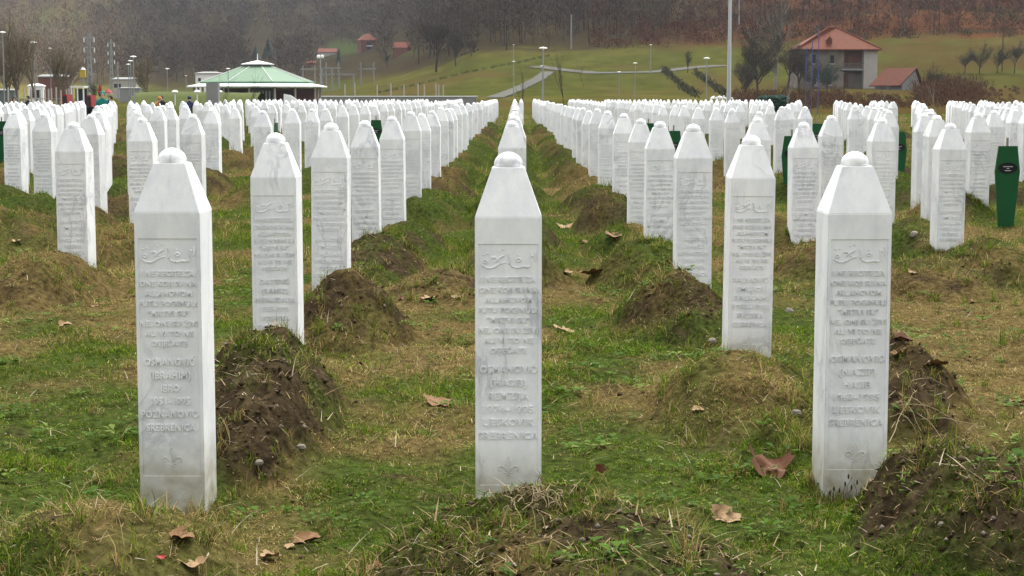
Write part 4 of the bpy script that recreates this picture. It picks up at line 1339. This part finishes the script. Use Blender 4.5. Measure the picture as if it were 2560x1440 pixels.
# fence of pale posts at the left
x0 = XZ(0, 225, 140)[0]
fo = empty("post_fence", (x0, 140, 0))
for i, px in enumerate([20, 46, 60, 78, 88, 100, 112, 121, 128, 140, 152, 166, 172]):
    X_, zt = XZ(px, 218 + (i*7) % 9, 140)
    b = MB(); b.box(X_ - x0 - .05, X_ - x0 + .05, -.05, .05, -.1, zt); b.obj("post", M['offwhite'], fo)
b = MB(); b.box(.6, 5.4, .06, .09, 1.2, 1.26); b.box(.6, 5.4, .06, .09, .5, .56); b.obj("rail", M['steel'], fo)
tag(fo, "fence of pale upright posts among the trees at the left", "fence")
# white framed bus shelter
d = 150
xs, zt = XZ(198, 219, d)
o = empty("shelter", (xs, d, 0))
hw = 16*d/F
b = MB(); b.box(-hw*1.05, hw*1.05, -.8, .8, zt, zt + .12); b.obj("roof", M['white'], o)
for sx in (-1, 0, 1):
    b = MB(); b.box(sx*hw*.93 - .05, sx*hw*.93 + .05, -.7, -.6, -.1, zt - .002); b.obj("post", M['white'], o)
b = MB(); b.box(-hw*.9, hw*.9, .6, .65, .5, zt - .1); b.obj("pane", M['glass'], o)
tag(o, "white framed open shelter behind the left graves", "shelter")
def car(px, py, d, wpx, mat, lab, name="parked_car"):
    x, z = XZ(px, py, d)
    L = wpx*d/F
    o = empty(name, (x, d, 0))
    h = max(1.4, z)
    s = L/4.2
    b = MB()
    pr = [(-2.1, .35), (-2.1, .75), (-1.3, .9), (-.8, h/s), (.9, h/s), (1.5, .95), (2.1, .85), (2.1, .35)]
    b.loft([[(p[0]*s, yy, p[1]*s if p[1] < 1 else h) for p in pr] for yy in (-.8, .8)]); b.obj("body", M[mat], o)
    b = MB(); b.box(-.7*s, .8*s, -.83, -.805, .95*s, h - .12); b.obj("window", M['glass'], o)
    for wx in (-1.3, 1.35):
        b = MB(); n = 14
        b.loft([[(wx*s + .33*math.cos(6.283*i/n), yy, .33 + .33*math.sin(6.283*i/n)) for i in range(n)] for yy in (-.9, -.7)]); b.obj("wheel", M['plate'], o)
    tag(o, lab, "car")
car(168, 236, 130, 26, 'red', "dark red car parked behind the left graves")
car(228, 238, 135, 22, 'red', "red car just left of the person in teal")
# red parasol and awning
d = 120
for px, yt, hr, lab in [(250, 213, 6, "closed dark red parasol above the person in teal"), (270, 222, 12, "bright red parasol with a white top right of the closed one")]:
    x, zt = XZ(px, yt, d)
    o = empty("parasol", (x, d, 0))
    b = MB(); b.lathe([(.03, -.1), (.03, zt)], 6); b.obj("pole", M['steel'], o)
    r = hr*d/F
    b = MB()
    if hr < 8: b.lathe([(r*.6, zt - .75), (r, zt - .5), (r*.6, zt - .1), (.03, zt + .02)], 8)
    else: b.lathe([(r, zt - .32), (r, zt - .26), (.03, zt)], 8)
    b.obj("canopy", M['red'], o)
    if hr > 8:
        b = MB(); b.lathe([(r*1.02, zt - .36), (r*1.02, zt - .322)], 8); b.obj("trim", M['white'], o)
    tag(o, lab, "parasol")
# yellow sign on a pole
x, zt = XZ(207, 172, 200)
o = empty("yellow_sign", (x, 200, 0))
b = MB(); b.lathe([(.08, -.1), (.07, zt - .9)], 6); b.obj("pole", M['steel'], o)
b = MB(); b.loft([[(-.32, -.2, zt-.95), (.32, -.2, zt-.95), (.32, .2, zt-.95), (-.32, .2, zt-.95)], [(-.28, -.18, zt-.1), (.28, -.18, zt-.1), (.28, .18, zt-.1), (-.28, .18, zt-.1)]]); b.obj("board", M['yellow'], o)
b = MB(); b.lathe([(.34, zt - .1), (.2, zt + .05), (.03, zt + .2)], 8); b.obj("cap", M['letter'], o)
tag(o, "yellow box on a pole with a pale cap behind the left graves", "sign")
# lattice pylon + wires poles
def pylon(px, yt, d, bwpx, lab):
    x, zt = XZ(px, yt, d)
    z0 = flat_base(x, d)
    h = zt - z0; bw = bwpx*d/F/2; tw = bw*.28
    o = empty("lattice_pylon", (x, d, z0))
    b = MB(); r = .10
    L = 9
    def c(k, i):
        t = k/L; w_ = bw*(1-t)**1.1 + tw*t if t < 1 else tw
        return ((-1, 1, 1, -1)[i]*w_, (-1, -1, 1, 1)[i]*w_, h*t)
    for i in range(4):
        b.tube([c(k, i) for k in range(L+1)], r, 4)
        for k in range(L):
            b.tube([c(k, i), c(k+1, (i+1) % 4)], r*.6, 3); b.tube([c(k, (i+1) % 4), c(k+1, i)], r*.6, 3)
    b.obj("tower", M['steel'], o)
    for f in (.62, .78, .93):
        b = MB(); b.tube([(-bw*2.0, 0, h*f), (bw*2.0, 0, h*f)], r*.9, 4); a = b.obj("cross_arm", M['steel'], o)
        for sx in (-1, 1):
            b = MB(); b.lathe([(.08, -.9), (.12, -.5), (.06, 0)], 6, (sx*bw*1.95, 0, h*f)); b.obj("insulator", M['white'], a)
    tag(o, lab, "pylon", "lattice power pylons at the left")
pylon(222, 82, 340, 13, "tall pale lattice pylon behind the yellow box")
pylon(277, 98, 420, 8, "darker slimmer lattice pylon right of the tall pale one")
pole(294, 154, 225, 4, 320, "grey_pole", 'steel', "plain grey pole left of the three clustered lamps", "pole")
# substation frames
def frame(pxs, yt, yb, ybar, d, lab):
    o = None
    x0 = XZ(pxs[0], yt, d)[0]; z0 = flat_base(x0, d)
    o = empty("metal_frame", (x0, d, z0))
    for p in pxs:
        X_, zt = XZ(p, yt, d)
        b = MB(); b.box(X_-x0-.16, X_-x0+.16, -.16, .16, -1, zt - z0); b.obj("post", M['concrete'], o)
    zb = XZ(pxs[0], ybar, d)[1] - z0
    xe = XZ(pxs[-1], yt, d)[0] - x0
    b = MB(); b.box(-.6, xe + .6, -.33, -.17, zb - .18, zb + .18)
    b.obj("crossbar", M['concrete'], o)
    tag(o, lab, "metal frame", "grey frames of an electric substation")
frame([757, 787], 165, 205, 173, 420, "grey gantry with its bar above the pavilion's right roof edge")
frame([815, 846], 155, 205, 170, 430, "tall grey gantry right of the twin floodlight")
frame([804, 830], 170, 205, 186, 400, "lower grey gantry below the tall one")
frame([902, 934], 155, 195, 172, 440, "grey H-shaped frame standing apart at the right")
frame([848, 884], 184, 200, 186, 410, "low grey bar frame between the gantries")
# white flowers heap near the tall post
x = XZ(1803, 240, 118)[0]
b = MB()
for i in range(60):
    r = random.uniform(.03, .09)
    b.lathe([(r*.5, -r*.6), (r, 0), (r*.5, r*.6), (.002, r*.8)], 5, (jit(.7), jit(.3), 1.28 + random.uniform(0, .22)*(1 - abs(jit(1)))))
for i in range(6): b.tube([(jit(.5), 0, 0), (jit(.5), 0, 1.3)], .02, 4)
o = b.obj("white_wreaths", M['white']); o.location = (x, 118, 0)
tag(o, "heap of small white flowers left of the very tall lamp post's foot", "flowers")
# tilted white slab
x, z = XZ(722, 240, 110)
b = MB(); b.loft([[(-.35, yy, -.9), (-.3, yy, .12), (.1, yy, .05), (.75, yy, -.4), (.75, yy, -.9)] for yy in (-.1, .1)])
o = b.obj("tilted_slab", M['white']); o.location = (x, 110, z); tag(o, "tilted white slab poking up before the pavilion's right side", "slab")
b = MB(); X0, X1 = XZ(1898, 240, 150)[0], XZ(1968, 240, 150)[0]
for i in range(260):
    r = random.uniform(.15, .4); b.lathe([(r*.4, -r*.7), (r, 0), (r*.5, r*.6)], 5, (random.uniform(0, X1-X0), jit(.6), random.uniform(.3, 1.35)))
o = b.obj("dark_hedge", M['needle']); o.location = (X0, 150, 0); tag(o, "dark evergreen hedge behind the graves left of the large house", "hedge")

# ------------------------------------------------------------------ people
def person(px, ytop, d, coat, lab, rz=0, lean=0.0, hood=None):
    x, zt = XZ(px, ytop, d)
    z0 = 0.0
    h = min(1.8, max(1.45, zt))
    k = h/1.75
    o = empty("person", (x, d, zt - h), rz)
    J = [(0,0,.95,.14,.11), (0,0,1.15,.15,.11), (0,0,1.36,.17,.11), (0,0,1.48,.06,.06), (0,-.02,1.56,.055,.06), (0,-.02,1.66,.085,.1), (0,-.01,1.73,.05,.06)]
    E = [(0,1),(1,2),(2,3),(3,4),(4,5),(5,6)]
    for s_ in (-1, 1):
        b0 = len(J)
        J += [(s_*.19,0,1.40,.06,.06), (s_*.25,-.02,1.14,.048,.048), (s_*.22,-.16,.92,.036,.036), (s_*.21,-.22,.86,.03,.03)]
        E += [(2,b0),(b0,b0+1),(b0+1,b0+2),(b0+2,b0+3)]
        b1 = len(J)
        J += [(s_*.10,0,.88,.09,.09), (s_*.11,-.01,.48,.062,.062), (s_*.12,.02,.10,.045,.045), (s_*.13,-.12,.04,.04,.035)]
        E += [(0,b1),(b1,b1+1),(b1+1,b1+2),(b1+2,b1+3)]
    me = bpy.data.meshes.new("body")
    me.from_pydata([(a[0]*k, (a[1] - lean*max(0, a[2]-.9))*k, a[2]*k) for a in J], E, [])
    ob = bpy.data.objects.new("body", me); COL.objects.link(ob)
    md = ob.modifiers.new("s", 'SKIN')
    for i, a in enumerate(J): me.skin_vertices[0].data[i].radius = (a[3]*k, a[4]*k)
    me.skin_vertices[0].data[0].use_root = True
    ss = ob.modifiers.new("u", 'SUBSURF'); ss.levels = 1; ss.render_levels = 1
    dg = bpy.context.evaluated_depsgraph_get()
    m2 = bpy.data.meshes.new_from_object(ob.evaluated_get(dg))
    bpy.data.objects.remove(ob)
    m2.materials.clear()
    for mm in (M['skin'], M[coat], M['black']): m2.materials.append(mm)
    for p in m2.polygons:
        c = p.center
        p.material_index = 0 if (c.z > 1.50*k or (abs(c.x) > .15*k and c.z < .90*k and c.y < -.12*k)) else (1 if c.z > .86*k else 2)
        p.use_smooth = True
    link("body", m2, o)
    yo = -lean*.75*k
    b = MB(); b.lathe([(.088*k, 1.60*k), (.105*k, 1.66*k), (.098*k, 1.72*k), (.05*k, 1.765*k), (.004, 1.775*k)], 12, (0, yo + .012, 0))
    b.obj("hood" if hood else "hair", M[hood or 'hair'], o, True)
    tag(o, lab, "person")
bpy.context.view_layer.update()
person(255, 229, 62, 'teal', "person in a teal jacket standing among the left graves", .3, .25, 'teal')
person(283, 240, 68, 'teal', "person in a dark green jacket just right of the teal one", -.4, .3)
person(376, 242, 70, 'orange', "person in an orange hood bending behind the left graves", 1.2, .7, 'orange')
person(404, 240, 85, 'black', "person in dark clothes before the turf bank", 0, .1)
person(472, 241, 80, 'navy', "person in a navy hood behind the graves left of the stone slab", 2.8, .1, 'navy')
person(34, 243, 80, 'black', "dark haired person behind the graves at the far left", .5, .1)
person(72, 240, 85, 'black', "second dark haired person from the left behind the graves", -.5, .1)

# ------------------------------------------------------------------ trees
def bare_tree(px, ytop, d, seed, lab, bark='bark', twig='twig', spread=.35, ntw=900, ybase=None, levels=4, thick=1.0, name="bare_tree", group="bare trees round the cemetery", tall=.33):
    r = random.Random(seed)
    if ybase is not None: x, d, _ = ray_ground(px, ybase)
    else: x = XZ(px, ytop, d)[0]
    z0 = flat_base(x, d)
    h = XZ(px, ytop, d)[1] - z0
    o = empty(name, (x, d, z0))
    b = MB(); tips = []
    def grow(p, dr, ln, rad, lev):
        n = 3
        pts = [p]; q = p
        for i in range(n):
            dr = (dr + Vector((r.gauss(0, .12), r.gauss(0, .12), r.gauss(.05, .05)))).normalized()
            q = q + dr*ln/n; pts.append(q)
        b.tube(pts, [rad*(1 - .45*i/n) for i in range(n+1)], 4 if lev > 1 else 6)
        if lev >= levels: tips.extend(pts[1:]); return
        m = r.randint(3, 4) if lev > 0 else r.randint(4, 6)
        for i in range(m):
            a = r.uniform(0, 6.283)
            t = r.uniform(.35, 1.0) if lev > 0 else r.uniform(.5, 1)
            k = min(n-1, int(t*n)); base = pts[k].lerp(pts[k+1], t*n - k)
            nd = (dr*(1.0) + Vector((math.cos(a), math.sin(a), 0.25))*spread*2.0).normalized()
            grow(base, nd, ln*r.uniform(.5, .72), rad*.5, lev+1)
        grow(pts[-1], dr, ln*.7, rad*.55, lev+1)
    grow(Vector((0, 0, -.3)), Vector((r.gauss(0, .03), r.gauss(0, .03), 1)).normalized(), h*tall, h*.016*thick, 0)
    zmax = max(v[2] for v in b.v); f = h/zmax
    b.v = [(v[0]*f, v[1]*f, v[2]*f) for v in b.v]
    b.obj("trunk", M[bark], o)
    if ntw:
        c = MB(); ww = .5*d/F*1.3
        for i in range(ntw):
            t = r.choice(tips)*f + Vector((r.gauss(0, .2), r.gauss(0, .2), r.gauss(0, .2)))
            dr = (t - Vector((0, 0, h*.45))).normalized()*.6 + Vector((r.gauss(0, .5), r.gauss(0, .5), r.gauss(.35, .35)))
            e = t + dr.normalized()*h*r.uniform(.04, .09)
            s_ = Vector((r.gauss(0, 1), r.gauss(0, 1), r.gauss(0, 1))).normalized()*ww*.5
            c.add([t - s_, t + s_, e], [(0, 1, 2)])
        c.obj("crown", M[twig], o)
    tag(o, lab, "tree", group)
TREES = [(42, 22, 150, "tallest bare tree near the left edge", 'lightbark', 'twigo', .32, 1100),
 (92, 45, 165, "bare tree beside the broad-headed lamp at the left", 'lightbark', 'twigo', .3, 900),
 (18, 60, 170, "bare tree cut by the left edge", 'lightbark', 'twig', .35, 700),
 (140, 95, 190, "smaller bare tree right of the broad-headed lamp", 'lightbark', 'twigo', .3, 700),
 (175, 110, 210, "bare tree left of the yellow box sign", 'lightbark', 'twigo', .3, 600),
 (372, 128, 210, "olive-brown bare tree right of the three clustered lamps", 'lightbark', 'twigo', .28, 1500),
 (236, 190, 220, "small bare tree between the pylon and the awning", 'bark', 'twig', .3, 300),
 (617, 168, 95, "thin sapling in front of the pavilion's cupola", 'bark', 'twig', .22, 60),
 (560, 172, 92, "thin sapling left of the pavilion's green roof", 'bark', 'twig', .12, 20),
 (1408, 112, 130, "thin bare sapling right of the wide disc lamp", 'bark', 'twig', .12, 40),
 (1310, 160, 120, "thin bare sapling above the central aisle's right edge", 'bark', 'twig', .12, 30),
 (1720, 120, 330, "low bare tree on the green slope above the hedges", 'bark', 'twig', .3, 300),
 (1460, 150, 300, "faint bare sapling on the green slope", 'bark', 'twig', .2, 60),
 (1895, 70, 240, "dense bare tree left of the large house", 'bark', 'twigd', .5, 4200),
 (1940, -30, 260, "tallest bare tree, with pale limbs, left of the large house", 'palebark', 'twigd', .42, 4200),
 (1872, 150, 226, "low spreading bare tree just right of the very tall lamp post", 'bark', 'twigd', .55, 2600),
 (1968, 95, 270, "tall bare tree touching the left end of the large house's roof", 'bark', 'twigd', .45, 3000),
 (1855, 130, 230, "lower bare tree behind the very tall lamp post", 'bark', 'twigd', .5, 2600),
 (2000, 120, 250, "bare tree against the left wall of the large house", 'bark', 'twigd', .45, 2600),
 (2070, 150, 262, "dark leafy bush in front of the large house's middle", 'bark', 'needle', .4, 3200),
 (2034, 140, 268, "dark bare tree covering the left half of the large house", 'bark', 'twigd', .5, 2600),
 (1972, 190, 145, "thin pale-stemmed sapling before the large house's left corner", 'palebark', 'twig', .1, 20),
 (2199, 188, 140, "thin pale-stemmed sapling before the shed", 'palebark', 'twig', .1, 20),
 (2345, 192, 138, "thin leaning pale sapling right of the shed", 'palebark', 'twig', .1, 20),
 (2330, 150, 250, "reddish bare tree right of the shed", 'bark', 'twig', .34, 900),
 (2410, 120, None, "first orchard tree from the left at the upper right", 'bark', 'twig', .55, 1500),
 (2448, 100, None, "second orchard tree from the left at the upper right", 'bark', 'twig', .55, 1500),
 (2492, 105, None, "third orchard tree from the left at the upper right", 'bark', 'twig', .55, 1500),
 (2535, 100, None, "fourth orchard tree, near the right edge", 'bark', 'twig', .55, 1500),
 (1090, 20, None, "tall dark bare tree at the wood's edge left of the slope", 'bark', 'twigd', .42, 2600),
 (1140, 60, None, "dark bare tree at the wood's edge beside the tall one", 'bark', 'twigd', .42, 2200),
 (1180, 95, None, "lower bare tree above the slope's left corner", 'bark', 'twigd', .42, 1600)]
for i, (px, yt, d, lab, bk, tw, spd, nt_) in enumerate(TREES):
    thin = nt_ <= 60
    yb = None
    if d is None: yb = 185 if px > 2300 else {1090: 180, 1140: 165, 1180: 140}[px]
    bare_tree(px, yt, d, 900 + i, lab, bk, tw, spd, nt_, yb, levels=2 if thin else 4, thick=.35 if thin else 1.0, tall=.5 if thin else .3,
              name="sapling" if thin else "bare_tree")

def conifer(px, yt, yb, wpx, lab, d=None, seed=1):
    r = random.Random(seed)
    x, d, z0 = ray_ground(px, yb) if d is None else (XZ(px, yt, d)[0], d, 0)
    z0 = flat_base(x, d)
    h = XZ(px, yt, d)[1] - z0; W = wpx*d/F/2
    o = empty("conifer", (x, d, z0))
    b = MB(); b.lathe([(h*.02, -.5), (h*.004, h*.98)], 6); b.obj("trunk", M['bark'], o)
    c = MB()
    for i in range(900):
        t = r.random()**.75; rr = W*(1-t)*(.75 + .5*r.random())*(1 if r.random() < .8 else .5) + .1
        a = r.uniform(0, 6.283); z = h*(.08 + .9*t)
        p = Vector((rr*.25*math.cos(a), rr*.25*math.sin(a), z)); q = Vector((rr*math.cos(a), rr*math.sin(a), z - rr*.25))
        s_ = Vector((-math.sin(a), math.cos(a), .3))*h*.03
        c.add([p, q - s_, q + s_*.9], [(0, 1, 2)])
    c.obj("crown", M['needle'], o)
    tag(o, lab, "conifer", "dark conifers on the far hillside")
conifer(672, 92, 150, 34, "larger dark conifer above the pavilion's cupola", seed=3)
conifer(640, 112, 150, 26, "smaller dark conifer left of the larger one above the pavilion", seed=4)
conifer(848, 118, 160, 14, "narrow dark conifer right of the pinkish roof", seed=5)
conifer(968, 128, 155, 12, "small conifer between the brick house and its right neighbour", seed=6)

# woodland: one mass of bare trees on the hill
def woodland():
    N = 5200
    px = rng.uniform(-260, 2820, N)
    Bp = B_of(px)
    d = 330 + 900*rng.random(N)**1.15
    x = (px - 1280)*.994*d/F
    z = base_z(x, d)
    E = (z - H)/d*F
    left = px < 800
    keep = (E > Bp + 5 + 10*(rng.random(N) - .5)) & (E < 262)
    keep &= ~((px < 820) & (d < 560))
    # clearings
    for (p0, e0, wp, we) in [(140, 190, 88, 22), (818, 105, 40, 24), (918, 108, 42, 30), (1005, 112, 36, 20), (860, 118, 50, 18), (655, 137, 38, 24)]:
        keep &= ((px - p0)/wp)**2 + ((E + (8 if p0 < 200 else 52) - e0)/(we if p0 < 200 else we*.6 + 46))**2 > 1
    # rust scrub slope stays mostly open
    open_ = (px > 1560) & (rng.random(N) < .72)
    keep &= ~open_
    px, d, x, z = px[keep], d[keep], x[keep], z[keep]
    n = len(px)
    per = 130
    h = rng.uniform(8, 14, n)*(.8 + .4*fbm(x*.01, d*.01, 2, 90))
    pal = np.array([[.105, .088, .078], [.078, .068, .060], [.125, .115, .10], [.10, .062, .048], [.07, .075, .055]])
    f = fbm(x*.018, d*.018, 3, 91)
    pal = pal*np.array([.44, .40, .35])
    idx = np.clip((f*9 - 2.2 + rng.normal(0, .8, n)).astype(int), 0, 4)
    rustp = sm(1400, 2100, px)*.5
    base = pal[idx]
    base = np.where((rng.random(n) < rustp)[:, None], np.array([.068, .026, .015]), base)
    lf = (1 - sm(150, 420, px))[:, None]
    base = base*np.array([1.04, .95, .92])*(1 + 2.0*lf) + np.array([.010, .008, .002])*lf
    X, Y, Z, Hh = [np.repeat(a, per) for a in (x, d, z, h)]
    m = len(X)
    t = rng.random(m)
    a = rng.random(m)*6.283
    rr = Hh*.30*np.sin(np.pi*np.clip(.12 + .85*t, 0, 1))*np.sqrt(rng.random(m))
    bx, by, bz = X + rr*np.cos(a), Y + rr*np.sin(a), Z + Hh*(.22 + .72*t)
    L = Hh*rng.uniform(.08, .17, m)
    ex, ey, ez = bx + L*.6*np.cos(a) + rng.normal(0, .3, m), by + L*.6*np.sin(a) + rng.normal(0, .3, m), bz + L*rng.uniform(.3, 1.0, m)
    W = .085*(Y/600)
    sx = rng.normal(0, 1, m)*W; sy = rng.normal(0, 1, m)*W; sz = rng.normal(0, .6, m)*W
    V = np.stack([np.stack([bx - sx, by - sy, bz - sz], 1), np.stack([bx + sx, by + sy, bz + sz], 1), np.stack([ex, ey, ez], 1)], 1).reshape(-1, 3)
    C = np.repeat(np.repeat(base, per, 0)*rng.uniform(.75, 1.3, (m, 1)), 3, 0)
    # trunks
    tw = h*.011
    T = np.stack([np.stack([x - tw, d, z - 1], 1), np.stack([x + tw, d, z - 1], 1), np.stack([x + rng.normal(0, .3, n), d, z + h*.85], 1)], 1).reshape(-1, 3)
    TC = np.repeat(np.where(rng.random((n, 1)) < .3, np.array([.085, .078, .066]), base*.7), 3, 0)
    V = np.concatenate([V, T]); C = np.concatenate([C, TC])
    me = mesh_np("woodland", V, np.arange(len(V)), np.full(len(V)//3, 3), M['wood'], C)
    tag(link("woodland", me), "leafless grey-brown wood covering the hillside behind the cemetery", "wood", None, "stuff")
    print("wood trees", n)
woodland()

def scrub():
    """low bushes: rust coloured on the right hillside, brown behind the graves at the right"""
    N = 2600
    px = rng.uniform(1480, 2800, N)
    d = 300 + 600*rng.random(N)
    x = (px - 1280)*.994*d/F; z = base_z(x, d); E = (z - H)/d*F
    keep = (E > B_of(px) - 4) & (E < 255)
    px1, d1, x1, z1 = px[keep], d[keep], x[keep], z[keep]
    N2 = 420
    px2 = rng.uniform(1835, 2640, N2*2); d2 = rng.uniform(175, 300, N2*2)
    k2 = (px2 > 2300) | (d2 < 240)
    px2, d2 = px2[k2], d2[k2]
    k3 = rng.random(len(px2)) < np.where(px2 > 2440, .25, 1)
    px2, d2 = px2[k3], d2[k3]
    x2 = (px2 - 1280)*.994*d2/F; z2 = base_z(x2, d2)
    px, d, x, z = [np.concatenate(a) for a in ((px1, px2), (d1, d2), (x1, x2), (z1, z2))]
    n = len(px); per = 110
    h = rng.uniform(1.2, 3.2, n)
    h = np.where(d < 300, np.where((px > 2300) & (px < 2470), rng.uniform(1.2, 2.8, n), np.where(px < 2120, rng.uniform(.6, 1.7, n), rng.uniform(.35, .9, n))), h)
    f = fbm(x*.03, d*.03, 3, 95)
    base = np.where((f > .5)[:, None], np.array([.165, .060, .036]), np.array([.085, .060, .036]))
    base = np.where((f < .38)[:, None], np.array([.075, .075, .035]), base)
    near = (d < 300)[:, None]
    base = np.where(near, np.array([.135, .072, .045]), base)
    X, Y, Z, Hh = [np.repeat(a, per) for a in (x, d, z, h)]
    m = len(X); a = rng.random(m)*6.283; rr = Hh*.8*np.sqrt(rng.random(m)); t = rng.random(m)
    bx, by, bz = X + rr*np.cos(a)*(1-.4*t), Y + rr*np.sin(a)*(1-.4*t), Z + Hh*.9*t
    L = Hh*rng.uniform(.15, .4, m); W = .03*(Y/250)
    ex, ey, ez = bx + L*.5*np.cos(a), by + L*.5*np.sin(a), bz + L*rng.uniform(.3, 1, m)
    sx, sy = rng.normal(0, 1, m)*W, rng.normal(0, 1, m)*W
    V = np.stack([np.stack([bx-sx, by-sy, bz], 1), np.stack([bx+sx, by+sy, bz], 1), np.stack([ex, ey, ez], 1)], 1).reshape(-1, 3)
    C = np.repeat(np.repeat(base*np.where(near, .62, .46), per, 0)*rng.uniform(.6, 1.4, (m, 1)), 3, 0)
    me = mesh_np("scrub", V, np.arange(len(V)), np.full(len(V)//3, 3), M['wood'], C)
    tag(link("scrub", me), "rust-brown scrub and brushwood on the right hillside", "scrub", None, "stuff")
scrub()

# ------------------------------------------------------------------ haze
def haze():
    b = MB(); b.box(-1500, 1500, -100, 3100, -4, 260)
    m = bpy.data.materials.new("haze"); m.use_nodes = True
    n = m.node_tree; n.nodes.clear()
    o = n.nodes.new("ShaderNodeOutputMaterial"); v = n.nodes.new("ShaderNodeVolumePrincipled")
    v.inputs["Color"].default_value = (.82, .88, .95, 1)
    v.inputs["Density"].default_value = HAZE
    n.links.new(v.outputs[0], o.inputs["Volume"])
    ob = b.obj("haze", m); tag(ob, "thin grey air over the valley", "haze", None, "stuff")
HAZE = 0.00008
if HAZE: haze()
